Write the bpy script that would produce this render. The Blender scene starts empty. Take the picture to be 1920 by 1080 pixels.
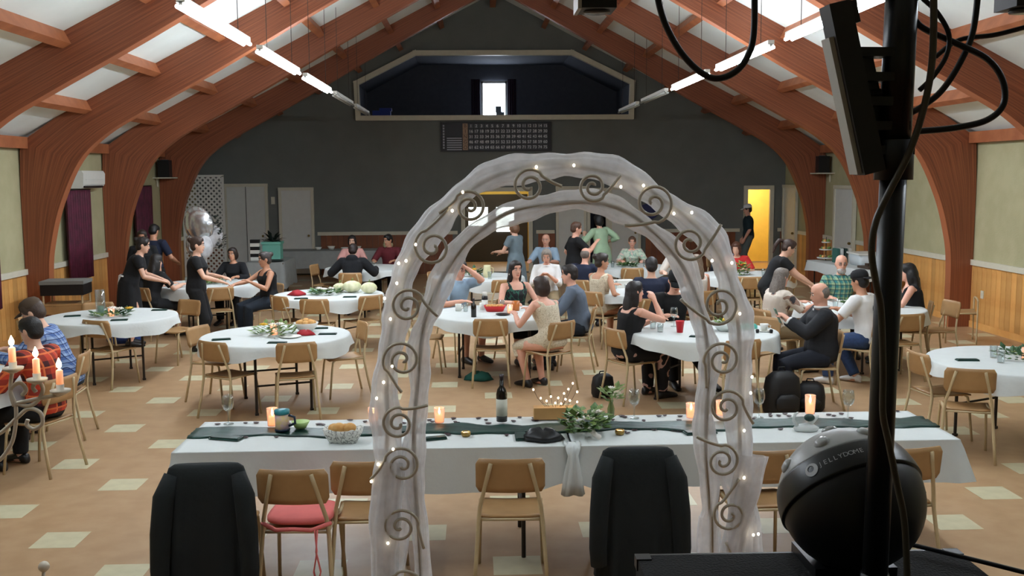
import bpy, bmesh, math, random
from mathutils import Vector, Matrix, Euler
from mathutils.geometry import tessellate_polygon
random.seed(7)
SC = bpy.context.scene
COL = SC.collection
PI = math.pi
# ------------------------------------------------------------------ camera
CAM_H = 2.41
cam_d = bpy.data.cameras.new('camera'); cam = bpy.data.objects.new('camera', cam_d); COL.objects.link(cam)
cam_d.sensor_width = 36.0; cam_d.lens = 35.25; cam_d.clip_start = 0.05
_p = math.atan(210/1880); _y = math.atan(70/1880*math.cos(_p)); _r = math.radians(0.4)
_f = Vector((math.sin(_y)*math.cos(_p), math.cos(_y)*math.cos(_p), -math.sin(_p)))
_ri = Vector((math.cos(_y), -math.sin(_y), 0)); _u = _ri.cross(_f)
_r2 = _ri*math.cos(_r) - _u*math.sin(_r); _u2 = _u*math.cos(_r) + _ri*math.sin(_r)
cam.matrix_world = Matrix(((_r2.x, _u2.x, -_f.x, 0), (_r2.y, _u2.y, -_f.y, 0), (_r2.z, _u2.z, -_f.z, CAM_H), (0, 0, 0, 1)))
SC.camera = cam
# ------------------------------------------------------------------ world, exposure
w = bpy.data.worlds.new('world'); SC.world = w; w.use_nodes = True
w.node_tree.nodes['Background'].inputs[0].default_value = (0.55, 0.62, 0.7, 1)
w.node_tree.nodes['Background'].inputs[1].default_value = 0.3
SC.view_settings.view_transform = 'Standard'; SC.view_settings.look = 'None'
SC.view_settings.gamma = 1.0; SC.view_settings.use_curve_mapping = False
SC.view_settings.exposure = 0.56
TUBE_POWER = 60.0
# ------------------------------------------------------------------ helpers
def lin(c):
    return tuple((x/12.92 if x <= 0.04045 else ((x+0.055)/1.055)**2.4) for x in (v/255.0 for v in c)) + (1.0,)
class MB:
    def __init__(s): s.v = []; s.f = []; s.uv = {}
    def add(s, vs, fs):
        b = len(s.v); s.v += [tuple(p) for p in vs]; s.f += [tuple(i+b for i in f) for f in fs]; return s
    def box(s, c, d, rz=0, rx=0, ry=0):
        m = Euler((rx, ry, rz)).to_matrix(); vs = []
        for x in (-.5, .5):
            for y in (-.5, .5):
                for z in (-.5, .5):
                    vs.append(Vector(c) + m @ Vector((x*d[0], y*d[1], z*d[2])))
        return s.add(vs, [(0,1,3,2), (4,6,7,5), (0,4,5,1), (2,3,7,6), (0,2,6,4), (1,5,7,3)])
    def tube(s, pts, r, n=8, closed=False, cap=True):
        pts = [Vector(p) for p in pts]; N = len(pts)
        rr = r if isinstance(r, (list, tuple)) else [r]*N
        T = []
        for i in range(N):
            if closed: t = pts[(i+1) % N]-pts[i-1]
            else: t = pts[min(i+1, N-1)]-pts[max(i-1, 0)]
            T.append(t.normalized() if t.length > 1e-9 else Vector((0, 0, 1)))
        a = Vector((0, 0, 1)) if abs(T[0].z) < .9 else Vector((1, 0, 0))
        nx = T[0].cross(a).normalized(); rings = []
        for i in range(N):
            nx = (nx - T[i]*nx.dot(T[i]))
            nx = nx.normalized() if nx.length > 1e-6 else T[i].orthogonal().normalized()
            ny = T[i].cross(nx)
            q = rr[i] if isinstance(rr[i], (list, tuple)) else (rr[i], rr[i])
            rings.append([pts[i] + nx*(q[0]*math.cos(2*PI*k/n)) + ny*(q[1]*math.sin(2*PI*k/n)) for k in range(n)])
        return s.loft(rings, cap=cap and not closed, closed=closed)
    def loft(s, rings, cap=True, closed=False):
        n = len(rings[0]); vs = [p for r in rings for p in r]; fs = []; R = len(rings)
        for i in range(R if closed else R-1):
            j = (i+1) % R
            for k in range(n):
                fs.append((i*n+k, i*n+(k+1) % n, j*n+(k+1) % n, j*n+k))
        if cap and not closed:
            fs.append(tuple(range(n-1, -1, -1))); fs.append(tuple((R-1)*n+k for k in range(n)))
        return s.add(vs, fs)
    def lathe(s, prof, c=(0, 0, 0), n=20):
        rings = [[(c[0]+max(r, .0004)*math.cos(2*PI*k/n), c[1]+max(r, .0004)*math.sin(2*PI*k/n), c[2]+z) for k in range(n)] for r, z in prof]
        return s.loft(rings)
    def ell(s, c, r, rot=None, n=14, m=9):
        rings = []
        for i in range(m+1):
            t = PI*i/m - PI/2; q = max(math.cos(t), .02)
            rings.append([Vector((r[0]*q*math.cos(2*PI*k/n), r[1]*q*math.sin(2*PI*k/n), r[2]*math.sin(t))) for k in range(n)])
        M = rot if rot is not None else Matrix.Identity(3)
        return s.loft([[Vector(c)+M @ p for p in rg] for rg in rings])
    def prism(s, poly, lo, hi, axis='y', holes=()):
        polys = [list(poly)] + [list(h) for h in holes]
        tri = tessellate_polygon([[Vector((p[0], p[1], 0)) for p in q] for q in polys])
        flat = [p for q in polys for p in q]
        def P(p, t): return (p[0], t, p[1]) if axis == 'y' else ((t, p[0], p[1]) if axis == 'x' else (p[0], p[1], t))
        n = len(flat); vs = [P(p, lo) for p in flat]+[P(p, hi) for p in flat]; fs = []
        for t in tri: fs.append(tuple(t)); fs.append(tuple(i+n for i in reversed(t)))
        o = 0
        for q in polys:
            m = len(q)
            for k in range(m): a, b = o+k, o+(k+1) % m; fs.append((a, b, b+n, a+n))
            o += m
        return s.add(vs, fs)
    def mesh(s, name, smooth=False):
        me = bpy.data.meshes.new(name); me.from_pydata(s.v, [], s.f); me.validate()
        bm = bmesh.new(); bm.from_mesh(me); bmesh.ops.recalc_face_normals(bm, faces=bm.faces); bm.to_mesh(me); bm.free()
        if smooth: me.polygons.foreach_set('use_smooth', [True]*len(me.polygons))
        return me
    def build(s, name, mat, parent=None, smooth=False, loc=None, rz=0):
        return link(name, s.mesh(name, smooth), mat, parent, loc, rz)
def link(name, me, mat=None, parent=None, loc=None, rz=0):
    if mat is not None and not me.materials: me.materials.append(mat)
    o = bpy.data.objects.new(name, me); COL.objects.link(o)
    if parent is not None: o.parent = parent
    if loc is not None: o.location = loc
    if rz: o.rotation_euler = (0, 0, rz)
    return o
def tag(o, label, cat, group=None):
    o['label'] = label; o['category'] = cat
    if group: o['group'] = group
    return o
def struct(o, label=None):
    o['kind'] = 'structure'
    if label: o['label'] = label
    return o
def thing(name, label, cat, loc=(0, 0, 0), rz=0, group=None):
    o = bpy.data.objects.new(name, None); COL.objects.link(o); o.location = loc; o.rotation_euler = (0, 0, rz)
    o.empty_display_size = .1
    return tag(o, label, cat, group)
def copy_tree(o, parent=None):
    c = o.copy(); COL.objects.link(c)
    if parent is not None: c.parent = parent
    for ch in o.children: copy_tree(ch, c)
    return c
# ------------------------------------------------------------------ materials
MATS = {}
def mat(name, col, rough=.6, var=.0, scale=8.0, bump=.0, bscale=60.0, metal=0.0, spec=None, col2=None, emit=None, estr=0, alpha=None, trans=0, rnd=0.0):
    if name in MATS: return MATS[name]
    m = bpy.data.materials.new(name); m.use_nodes = True; nt = m.node_tree; N = nt.nodes; b = N['Principled BSDF']
    b.inputs['Roughness'].default_value = rough; b.inputs['Metallic'].default_value = metal
    if spec is not None: b.inputs['Specular IOR Level'].default_value = spec
    c1 = lin(col)
    tc = N.new('ShaderNodeTexCoord')
    if var > 0 or col2:
        nz = N.new('ShaderNodeTexNoise'); nz.inputs['Scale'].default_value = scale; nz.inputs['Detail'].default_value = 4
        nt.links.new(tc.outputs['Object'], nz.inputs['Vector'])
        rp = N.new('ShaderNodeValToRGB')
        c2 = lin(col2) if col2 else tuple(x*(1-var) for x in c1[:3])+(1,)
        rp.color_ramp.elements[0].position = .35; rp.color_ramp.elements[1].position = .65
        rp.color_ramp.elements[0].color = c2; rp.color_ramp.elements[1].color = c1
        nt.links.new(nz.outputs['Fac'], rp.inputs['Fac']); src = rp.outputs['Color']
        if rnd > 0:
            oi = N.new('ShaderNodeObjectInfo'); hs = N.new('ShaderNodeHueSaturation'); mr = N.new('ShaderNodeMapRange')
            mr.inputs['To Min'].default_value = 1-rnd; mr.inputs['To Max'].default_value = 1+rnd
            nt.links.new(oi.outputs['Random'], mr.inputs['Value']); nt.links.new(mr.outputs['Result'], hs.inputs['Value'])
            nt.links.new(src, hs.inputs['Color']); src = hs.outputs['Color']
        nt.links.new(src, b.inputs['Base Color'])
    else: b.inputs['Base Color'].default_value = c1
    if bump > 0:
        n2 = N.new('ShaderNodeTexNoise'); n2.inputs['Scale'].default_value = bscale; n2.inputs['Detail'].default_value = 3
        nt.links.new(tc.outputs['Object'], n2.inputs['Vector'])
        bp = N.new('ShaderNodeBump'); bp.inputs['Strength'].default_value = bump; bp.inputs['Distance'].default_value = .01
        nt.links.new(n2.outputs['Fac'], bp.inputs['Height']); nt.links.new(bp.outputs['Normal'], b.inputs['Normal'])
    if emit: b.inputs['Emission Color'].default_value = lin(emit); b.inputs['Emission Strength'].default_value = estr
    if alpha is not None: b.inputs['Alpha'].default_value = alpha
    if trans: b.inputs['Transmission Weight'].default_value = trans; b.inputs['IOR'].default_value = 1.45
    MATS[name] = m; return m
def nd(nt, t, **kw):
    n = nt.nodes.new(t)
    for k, v in kw.items(): setattr(n, k, v)
    return n
def mth(nt, op, a, b=None):
    n = nd(nt, 'ShaderNodeMath', operation=op)
    for i, x in enumerate((a, b)):
        if x is None: continue
        if isinstance(x, (int, float)): n.inputs[i].default_value = x
        else: nt.links.new(x, n.inputs[i])
    return n.outputs[0]
def plaid(name, base, stripe, accent, freq=14.0, rough=.85):
    m = mat(name, base, rough); nt = m.node_tree; b = nt.nodes['Principled BSDF']
    tc = nt.nodes['Texture Coordinate'] if 'Texture Coordinate' in nt.nodes else nd(nt, 'ShaderNodeTexCoord')
    sx = nd(nt, 'ShaderNodeSeparateXYZ'); nt.links.new(tc.outputs['Object'], sx.inputs[0])
    xy = mth(nt, 'ADD', sx.outputs[0], mth(nt, 'MULTIPLY', sx.outputs[1], .6))
    fx = mth(nt, 'FRACT', mth(nt, 'MULTIPLY', xy, freq)); fz = mth(nt, 'FRACT', mth(nt, 'MULTIPLY', sx.outputs[2], freq))
    ax = mth(nt, 'LESS_THAN', fx, .42); az = mth(nt, 'LESS_THAN', fz, .42)
    tx = mth(nt, 'GREATER_THAN', fx, .88); tz = mth(nt, 'GREATER_THAN', fz, .88)
    k = mth(nt, 'MULTIPLY', mth(nt, 'ADD', ax, az), .5); t = mth(nt, 'MAXIMUM', tx, tz)
    m1 = nd(nt, 'ShaderNodeMixRGB'); m1.inputs[1].default_value = lin(base); m1.inputs[2].default_value = lin(stripe); nt.links.new(k, m1.inputs[0])
    m2 = nd(nt, 'ShaderNodeMixRGB'); nt.links.new(m1.outputs[0], m2.inputs[1]); m2.inputs[2].default_value = lin(accent); nt.links.new(t, m2.inputs[0])
    nt.links.new(m2.outputs[0], b.inputs['Base Color']); return m
def blotch(name, cols, scale=9.0, rough=.85):
    m = mat(name, cols[0], rough); nt = m.node_tree; b = nt.nodes['Principled BSDF']
    tc = nd(nt, 'ShaderNodeTexCoord'); vz = nd(nt, 'ShaderNodeTexNoise'); vz.inputs['Scale'].default_value = scale; vz.inputs['Detail'].default_value = 1.5
    nt.links.new(tc.outputs['Object'], vz.inputs['Vector']); rp = nd(nt, 'ShaderNodeValToRGB'); rp.color_ramp.interpolation = 'CONSTANT'
    nt.links.new(vz.outputs['Fac'], rp.inputs[0]); el = rp.color_ramp.elements
    pos = [0.0, .5, .58, .66, .72][:len(cols)]
    el[0].color = lin(cols[0]); el[1].position = pos[1]; el[1].color = lin(cols[1])
    for p, c in zip(pos[2:], cols[2:]): e = el.new(p); e.color = lin(c)
    nt.links.new(rp.outputs[0], b.inputs['Base Color']); return m
def glulam():
    m = mat('glulam', (150, 78, 44), .5); nt = m.node_tree; b = nt.nodes['Principled BSDF']
    uv = nd(nt, 'ShaderNodeUVMap'); sx = nd(nt, 'ShaderNodeSeparateXYZ'); nt.links.new(uv.outputs[0], sx.inputs[0])
    cb = nd(nt, 'ShaderNodeCombineXYZ'); nt.links.new(mth(nt, 'MULTIPLY', sx.outputs[0], .6), cb.inputs[0]); nt.links.new(mth(nt, 'MULTIPLY', sx.outputs[1], 26.0), cb.inputs[1])
    nz = nd(nt, 'ShaderNodeTexNoise'); nz.inputs['Scale'].default_value = 1.6; nz.inputs['Detail'].default_value = 5; nt.links.new(cb.outputs[0], nz.inputs['Vector'])
    rp = nd(nt, 'ShaderNodeValToRGB'); el = rp.color_ramp.elements
    el[0].position = .3; el[0].color = lin((112, 60, 38)); el[1].position = .75; el[1].color = lin((158, 92, 60))
    nt.links.new(nz.outputs['Fac'], rp.inputs[0])
    fr = mth(nt, 'FRACT', mth(nt, 'MULTIPLY', sx.outputs[1], 14.0)); ln = mth(nt, 'LESS_THAN', fr, .07)
    mx = nd(nt, 'ShaderNodeMixRGB'); nt.links.new(mth(nt, 'MULTIPLY', ln, .45), mx.inputs[0]); nt.links.new(rp.outputs[0], mx.inputs[1]); mx.inputs[2].default_value = lin((186, 112, 70))
    nt.links.new(mx.outputs[0], b.inputs['Base Color']); return m
def tulle_mat(name, k=.7, c=(236, 236, 238)):
    m = bpy.data.materials.new(name); m.use_nodes = True; nt = m.node_tree; N = nt.nodes
    b = N['Principled BSDF']; b.inputs['Base Color'].default_value = lin(c); b.inputs['Roughness'].default_value = .9
    out = N['Material Output']; tr = nd(nt, 'ShaderNodeBsdfTransparent'); tl = nd(nt, 'ShaderNodeBsdfTranslucent'); tl.inputs[0].default_value = lin(c)
    m1 = nd(nt, 'ShaderNodeMixShader'); m1.inputs[0].default_value = .35; nt.links.new(b.outputs[0], m1.inputs[1]); nt.links.new(tl.outputs[0], m1.inputs[2])
    tc = nd(nt, 'ShaderNodeTexCoord'); nz = nd(nt, 'ShaderNodeTexNoise'); nz.inputs['Scale'].default_value = 9; nz.inputs['Detail'].default_value = 4
    nt.links.new(tc.outputs['Object'], nz.inputs['Vector'])
    mr = nd(nt, 'ShaderNodeMapRange'); mr.inputs['From Min'].default_value = .3; mr.inputs['From Max'].default_value = .7; mr.inputs['To Min'].default_value = max(k-.22, 0); mr.inputs['To Max'].default_value = min(k+.12, 1)
    nt.links.new(nz.outputs['Fac'], mr.inputs['Value'])
    m2 = nd(nt, 'ShaderNodeMixShader'); nt.links.new(mr.outputs[0], m2.inputs[0]); nt.links.new(tr.outputs[0], m2.inputs[1]); nt.links.new(m1.outputs[0], m2.inputs[2])
    nt.links.new(m2.outputs[0], out.inputs[0]); MATS[name] = m; return m
def emis(name, c, s):
    if name in MATS: return MATS[name]
    m = bpy.data.materials.new(name); m.use_nodes = True; nt = m.node_tree; nt.nodes.remove(nt.nodes['Principled BSDF'])
    e = nd(nt, 'ShaderNodeEmission'); e.inputs[0].default_value = lin(c); e.inputs[1].default_value = s
    nt.links.new(e.outputs[0], nt.nodes['Material Output'].inputs[0]); MATS[name] = m; return m
M_FLOOR = mat('vinyl_floor_tan', (180, 148, 112), .42, col2=(170, 137, 101), scale=5, bump=.03, bscale=25)
M_CREAM = mat('vinyl_tile_cream', (204, 197, 164), .42, col2=(194, 187, 154), scale=9)
M_WALL = mat('olive_painted_plaster', (180, 175, 138), .85, col2=(171, 166, 129), scale=3, bump=.25, bscale=40)
M_BACK = mat('dark_grey_painted_plaster', (116, 120, 116), .85, col2=(110, 114, 110), scale=2, bump=.2, bscale=40)
M_PINE = mat('knotty_pine', (222, 170, 100), .5, col2=(206, 148, 80), scale=3, rnd=.18)
M_PINED = mat('dark_stained_pine', (140, 84, 50), .55, col2=(122, 70, 42), scale=3, rnd=.14)
M_TRIM = mat('cream_painted_trim', (214, 210, 190), .5, var=.05)
M_WHITE = mat('white_paint', (226, 226, 218), .5, var=.04)
M_CEIL = mat('white_ceiling_board', (230, 238, 234), .9, var=.05, scale=2)
M_GLU = glulam()
M_PURL = mat('stained_purlin_wood', (170, 104, 66), .5, col2=(150, 86, 52), scale=5)
M_BLACK = mat('black_plastic', (16, 17, 20), .45, var=.2)
M_BLACKM = mat('black_powder_metal', (14, 15, 18), .35)
M_CLOTH = mat('white_cotton_cloth', (208, 213, 211), .9, var=.03, bump=.15, bscale=30)
def glass_mat(name, k, c=(255, 255, 255)):
    m = bpy.data.materials.new(name); m.use_nodes = True; nt = m.node_tree; nt.nodes.remove(nt.nodes['Principled BSDF'])
    tr = nd(nt, 'ShaderNodeBsdfTransparent'); tr.inputs[0].default_value = lin(c); gl = nd(nt, 'ShaderNodeBsdfGlossy'); gl.inputs['Roughness'].default_value = .05
    lw = nd(nt, 'ShaderNodeLayerWeight'); lw.inputs[0].default_value = k; mx = nd(nt, 'ShaderNodeMixShader'); nt.links.new(lw.outputs['Facing'], mx.inputs[0]); nt.links.new(tr.outputs[0], mx.inputs[1]); nt.links.new(gl.outputs[0], mx.inputs[2])
    nt.links.new(mx.outputs[0], nt.nodes['Material Output'].inputs[0]); MATS[name] = m; return m
M_GLASS = glass_mat('clear_glass', .22, (244, 248, 248))
M_DARKMET = mat('dark_brown_steel', (48, 42, 38), .4, metal=.4)
M_FLAME = emis('candle_flame', (255, 214, 150), 30)
M_WAXGLOW = mat('ivory_wax_glow', (246, 226, 196), .5, emit=(255, 190, 130), estr=2.2)  # wax emits by itself, candle glow put into the material
# ------------------------------------------------------------------ room shell
XL, XR, XC, YB, YF = -6.8, 7.8, 0.5, 25.0, -4.0
def zc(x): return 6.82 - .52*abs(x-XC)
o = MB().box(((XL+XR)/2, (YF+31)/2, -.1), (XR-XL+4, 31-YF, .2)).build('floor', M_FLOOR); struct(o, 'tan vinyl tile floor with scattered cream tiles'); FLOOR = o
bm_t = MB().box((0, 0, .0005), (.3, .3, .001)).mesh('floor_tile'); bm_t.materials.append(M_CREAM)
T = .3048; cand = []
for k in range(-12, 13):
    ix = 2*k+1
    for j in range(2, 22):
        iy = 4*j + (1.72 if ix % 4 == 3 else 3.72)
        x, y = (ix-.2)*T, iy*T
        if XL+.2 < x < XR-.2 and 4.5 < y < 24.8 and -0.56*y-.3 < x < .60*y+.3: cand.append((y, x))
cand.sort()
rest = MB()
for n, (y, x) in enumerate(cand):
    if n < 290: link('floor_tile', bm_t, None, FLOOR, (x, y, 0))
    else: rest.box((x, y, .0005), (.3, .3, .001))
if rest.v: o = rest.build('far_floor_tile', M_CREAM, FLOOR); o['kind'] = 'stuff'
# side walls
for nm, x0, sgn in (('wall_left', XL, -1), ('wall_right', XR, 1)):
    W = struct(MB().box((x0+sgn*.1, (YF+YB)/2, 1.75), (.2, YB-YF, 3.5)).build(nm, M_WALL), 'olive painted side wall above pine wainscot')
    bme = MB().box((0, 0, .49), (.018, .136, .98)).mesh('board'); bme.materials.append(M_PINE)
    y = 11.0
    while y < YB-.05:
        if not (sgn > 0 and (20.2 < y < 21.3 or y > 23.95)): link('board', bme, None, W, (x0-sgn*.009, y, .0))
        y += .142
    segs = [(10.5, 20.15), (21.4, 23.8)] if sgn > 0 else [(10.5, YB)]
    t = MB(); b = MB()
    for a, c in segs:
        t.box((x0-sgn*.025, (a+c)/2, 1.02), (.05, c-a, .085)); b.box((x0-sgn*.022, (a+c)/2, .05), (.02, c-a, .1))
    struct(t.build('trim_%d' % (1 if sgn < 0 else 2), M_TRIM), 'cream chair rail along side wall')
    struct(b.build('baseboard_left' if sgn < 0 else 'baseboard_right', M_PINE), 'pine baseboard along side wall')
struct(MB().box(((XL+XR)/2, YF-.1, 3.5), (XR-XL+.4, .2, 7)).build('wall_front', M_WALL), 'olive wall behind the stage')
# back wall with openings
BAL = [(-2.81, 3.84), (3.9, 3.84), (3.92, 4.68), (2.43, 5.4), (-1.4, 5.4), (-2.84, 4.68)]
VEST = [(-.28, 0.02), (1.40, 0.02), (1.40, 2.08), (-.28, 2.08)]
DARK = [(2.85, .02), (3.32, .02), (3.32, 2.06), (2.85, 2.06)]
YEL = [(6.80, .02), (7.46, .02), (7.46, 2.08), (6.80, 2.08)]
outer = [(XL, 0), (XR, 0), (XR, zc(XR)+.05), (XC, zc(XC)+.05), (XL, zc(XL)+.05)]
WB = struct(MB().prism(outer, YB, YB+.2, 'y', (BAL, VEST, DARK, YEL)).build('wall_back', M_BACK), 'dark grey gable wall at the far end')
bme = MB().box((0, 0, .49), (.136, .016, .98)).mesh('board_dark'); bme.materials.append(M_PINED)
x = XL+.08
while x < XR:
    if not any(a < x < b for a, b in ((-6.2, -3.86), (-.5, 1.6), (1.95, 4.25), (6.6, 7.7))): link('board', bme, None, WB, (x, YB-.008, 0))
    x += .142
t = MB()
for a, b in ((-3.88, -.42), (1.54, 2.0), (4.2, 6.66), (7.62, 7.8), (-6.8, -6.2)): t.box(((a+b)/2, YB-.02, 1.02), (b-a, .04, .085))
struct(t.build('trim_3', M_TRIM), 'cream chair rail along the back wall')
def frame_poly(name, poly, wd, th, y, m, label, bottom=True):
    mb = MB(); n = len(poly)
    for k in range(n):
        a, b = Vector(poly[k]), Vector(poly[(k+1) % n]); d = b-a
        if not bottom and abs(d.y) < .01 and a.y < .1: continue
        mb.box(((a.x+b.x)/2, y, (a.y+b.y)/2), (d.length+wd*.9, th+.006*k, wd), ry=-math.atan2(d.y, d.x))
    return struct(mb.build(name, m), label)
frame_poly('trim_4', BAL, .12, .14, YB-.03, M_TRIM, 'white frame around the balcony opening')
frame_poly('trim_5', VEST, .1, .06, YB-.02, M_TRIM, 'cream frame of the wide centre doorway', False)
frame_poly('trim_6', DARK, .08, .06, YB-.02, M_TRIM, 'cream frame of the narrow dark doorway', False)
frame_poly('trim_7', YEL, .1, .06, YB-.02, M_TRIM, 'cream frame of the yellow lit doorway', False)
def room(name, x0, x1, y0, y1, z0, z1, m, mfloor=None, label=None):
    mb = MB(); t = .06
    mb.box(((x0+x1)/2, y1+t/2, (z0+z1)/2), (x1-x0+2*t, t, z1-z0)); mb.box((x0-t/2, (y0+y1)/2, (z0+z1)/2), (t, y1-y0, z1-z0)); mb.box((x1+t/2, (y0+y1)/2, (z0+z1)/2), (t, y1-y0, z1-z0))
    mb.box(((x0+x1)/2, (y0+y1)/2, z1+t/2), (x1-x0+2*t, y1-y0+2*t, t))
    if z0 > .5: mb.box(((x0+x1)/2, (y0+y1)/2, z0-t/2), (x1-x0+2*t, y1-y0+2*t, t))
    return struct(mb.build(name, m), label)
M_YEL = mat('yellow_paint', (236, 206, 104), .7, var=.05)
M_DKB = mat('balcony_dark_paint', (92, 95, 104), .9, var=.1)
room('wall_vestibule', -1.2, 2.3, YB+.2, 28.4, .02, 2.5, M_YEL, label='yellow vestibule walls behind the centre doorway')
room('wall_passage', 2.5, 3.9, YB+.2, 27.5, .02, 2.5, M_DKB, label='dark passage behind the narrow doorway')
room('wall_corridor', 6.2, 8.3, YB+.2, 27.3, .02, 2.5, M_YEL, label='yellow corridor walls behind the right doorway')
# balcony room (follows the sloped soffit)
bp = [(-2.95, 3.84), (4.05, 3.84), (4.05, 4.75), (2.5, 5.5), (-1.5, 5.5), (-2.95, 4.75)]
mb = MB(); n = 6
vs = [(p[0], YB+.18, p[1]) for p in bp]+[(p[0], 28.6, p[1]) for p in bp]
mb.add(vs, [(k, (k+1) % n, (k+1) % n+n, k+n) for k in range(n)]+[tuple(range(n, 2*n))])
o = mb.build('wall_balcony', M_DKB); struct(o, 'dark walls of the balcony room')
# balcony window
Wn = thing('window_1', 'bright small window at the back of the balcony', 'window', (0, 0, 0)); del Wn['category']; struct(Wn)
MB().box((.59, 28.56, 4.52), (.62, .02, .95)).build('pane', emis('daylight_pane', (225, 238, 255), 9.0), Wn)
mb = MB()
for dx in (-.34, .34): mb.box((.59+dx, 28.54, 4.52), (.06, .05, 1.05))
for dz in (-.5, .5): mb.box((.59, 28.54, 4.52+dz), (.74, .05, .06))
mb.build('frame', M_WHITE, Wn)
for k, dx in enumerate((-.52, .5)):
    mb = MB(); rg = []
    for z in (5.1, 4.5, 3.95):
        rg.append([(.59+dx-.12+.24*i/12, 28.47+.025*math.sin(i*1.9), z) for i in range(13)]+[(.59+dx-.12+.24*i/12, 28.49+.025*math.sin(i*1.9), z) for i in range(12, -1, -1)])
    tag(mb.loft(rg).build('curtain', mat('dark_plum_curtain', (52, 34, 48), .9)), 'dark plum curtain %s of the balcony window' % ('left' if k == 0 else 'right'), 'curtain', 'balcony curtains')
tag(MB().box((.75, 28.2, 4.02), (.22, .3, .3)).box((.7, 28.2, 4.25), (.16, .26, .16)).build('cardboard_box', mat('pale_card', (150, 165, 170), .9)), 'pale boxes stacked under the balcony window', 'box')
tag(MB().box((-2.3, 25.7, 3.96), (.45, .3, .2)).box((-2.2, 25.7, 4.09), (.3, .25, .07)).build('storage_bin', mat('blue_bin', (30, 60, 150), .5)), 'blue plastic bin at the left end of the balcony', 'bin')
# ceiling, purlins, arches
sl = math.atan(.52); L = (XR-XC)/math.cos(sl)
CE = None
for sgn in (-1, 1):
    poly = [(XC, 6.82), (XC+sgn*(XR-XC+.25), 6.82-.52*(XR-XC+.25)), (XC+sgn*(XR-XC+.25), 6.97-.52*(XR-XC+.25)), (XC, 6.97)]
    c = struct(MB().prism(poly, YF, YB+.25, 'y').build('ceiling', M_CEIL), 'white sloped ceiling, %s side' % ('left' if sgn < 0 else 'right'))
    AY = [-1.3, 2.05, 5.4, 8.75, 12.1, 15.45, 18.8, 22.15, 25.0]
    for q in range(3, 8):
        y0, y1 = AY[q]+.09, AY[q+1]-(.09 if q < 7 else 0)
        for d in (1.27, 2.27, 3.27, 4.25, 5.22, 6.26, 7.2):
            x = XC+sgn*d; e = 0 if d < 7 else .03
            mb = MB().box((0, 0, -.075-e), (.115, y1-y0, .17), ry=sgn*sl if d < 7 else 0)
            o = mb.build('purlin', M_PURL, c, loc=(x, (y0+y1)/2, zc(x)-.02))
def half_arch(sgn):
    inn = [(6.94, 0), (6.94, 1.0), (6.87, 1.5), (6.71, 2.05), (6.4, 2.68), (5.98, 3.08), (5.4, 3.42), (4.3, 4.02), (2.5, 5.05), (0, 6.42)]
    out = [(7.29, 0), (7.29, 1.0), (7.29, 1.6), (7.29, 2.3), (7.26, 2.95), (6.7, zc(XC+6.7)), (5.7, zc(XC+5.7)), (4.5, zc(XC+4.5)), (2.6, zc(XC+2.6)), (0, zc(XC))]
    def dense(P):
        q = []
        for i in range(len(P)-1):
            a = P[max(i-1, 0)]; b = P[i]; c = P[i+1]; d = P[min(i+2, len(P)-1)]
            for s in range(5):
                t = s/5
                q.append(tuple(.5*(2*b[k]+(c[k]-a[k])*t+(2*a[k]-5*b[k]+4*c[k]-d[k])*t*t+(3*b[k]-a[k]-3*c[k]+d[k])*t**3) for k in range(2)))
        return q+[P[-1]]
    I = dense(inn); O = []
    for i in range(len(out)-1):
        for s in range(5): t = s/5; O.append((out[i][0]*(1-t)+out[i+1][0]*t, out[i][1]*(1-t)+out[i+1][1]*t))
    O.append(out[-1]); K = 7; th = .09; n = len(I)
    vs = []; uvv = []; fs = []; s = 0
    for y in (-th, th):
        s = 0
        for i in range(n):
            if i: s += math.hypot(I[i][0]-I[i-1][0], I[i][1]-I[i-1][1])
            for k in range(K+1):
                t = k/K; vs.append((sgn*(I[i][0]*(1-t)+O[i][0]*t), y, I[i][1]*(1-t)+O[i][1]*t)); uvv.append((s, t*.7))
    H = n*(K+1)
    for i in range(n-1):
        for k in range(K):
            a = i*(K+1)+k
            fs.append((a, a+1, a+K+2, a+K+1)); fs.append((a+H, a+K+1+H, a+K+2+H, a+1+H))
        a = i*(K+1); fs.append((a, a+K+1, a+K+1+H, a+H)); a += K; fs.append((a, a+H, a+K+1+H, a+K+1))
    for i in (0, n-1):
        a = i*(K+1); fs.append(tuple(range(a, a+K+1))+tuple(range(a+K+H, a+H-1, -1)))
    me = bpy.data.meshes.new('rafter'); me.from_pydata(vs, [], fs)
    bm = bmesh.new(); bm.from_mesh(me); bmesh.ops.recalc_face_normals(bm, faces=bm.faces); bm.to_mesh(me); bm.free()
    ul = me.uv_layers.new(name='UVMap')
    for lp in me.loops: ul.data[lp.index].uv = uvv[lp.vertex_index]
    me.materials.append(M_GLU); return me
HA = {s: half_arch(s) for s in (-1, 1)}
for q, y in enumerate(AY[2:8]):
    A = bpy.data.objects.new('timber_arch', None); COL.objects.link(A); A.location = (XC, y, 0)
    struct(A, 'red brown laminated timber roof arch, number %d from the back wall' % (6-q))
    for s in (-1, 1): link('rafter', HA[s], None, A)
struct(MB().box((XC, (AY[3]+YB)/2, 6.62), (.14, YB-AY[3], .26)).build('trim_8', M_PURL), 'timber ridge beam')
# stage under the camera
struct(MB().box(((XL+XR)/2, -1.0, .45), (XR-XL, 6.0, .9)).build('floor_stage', M_PINED), 'raised wooden stage floor')
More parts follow.
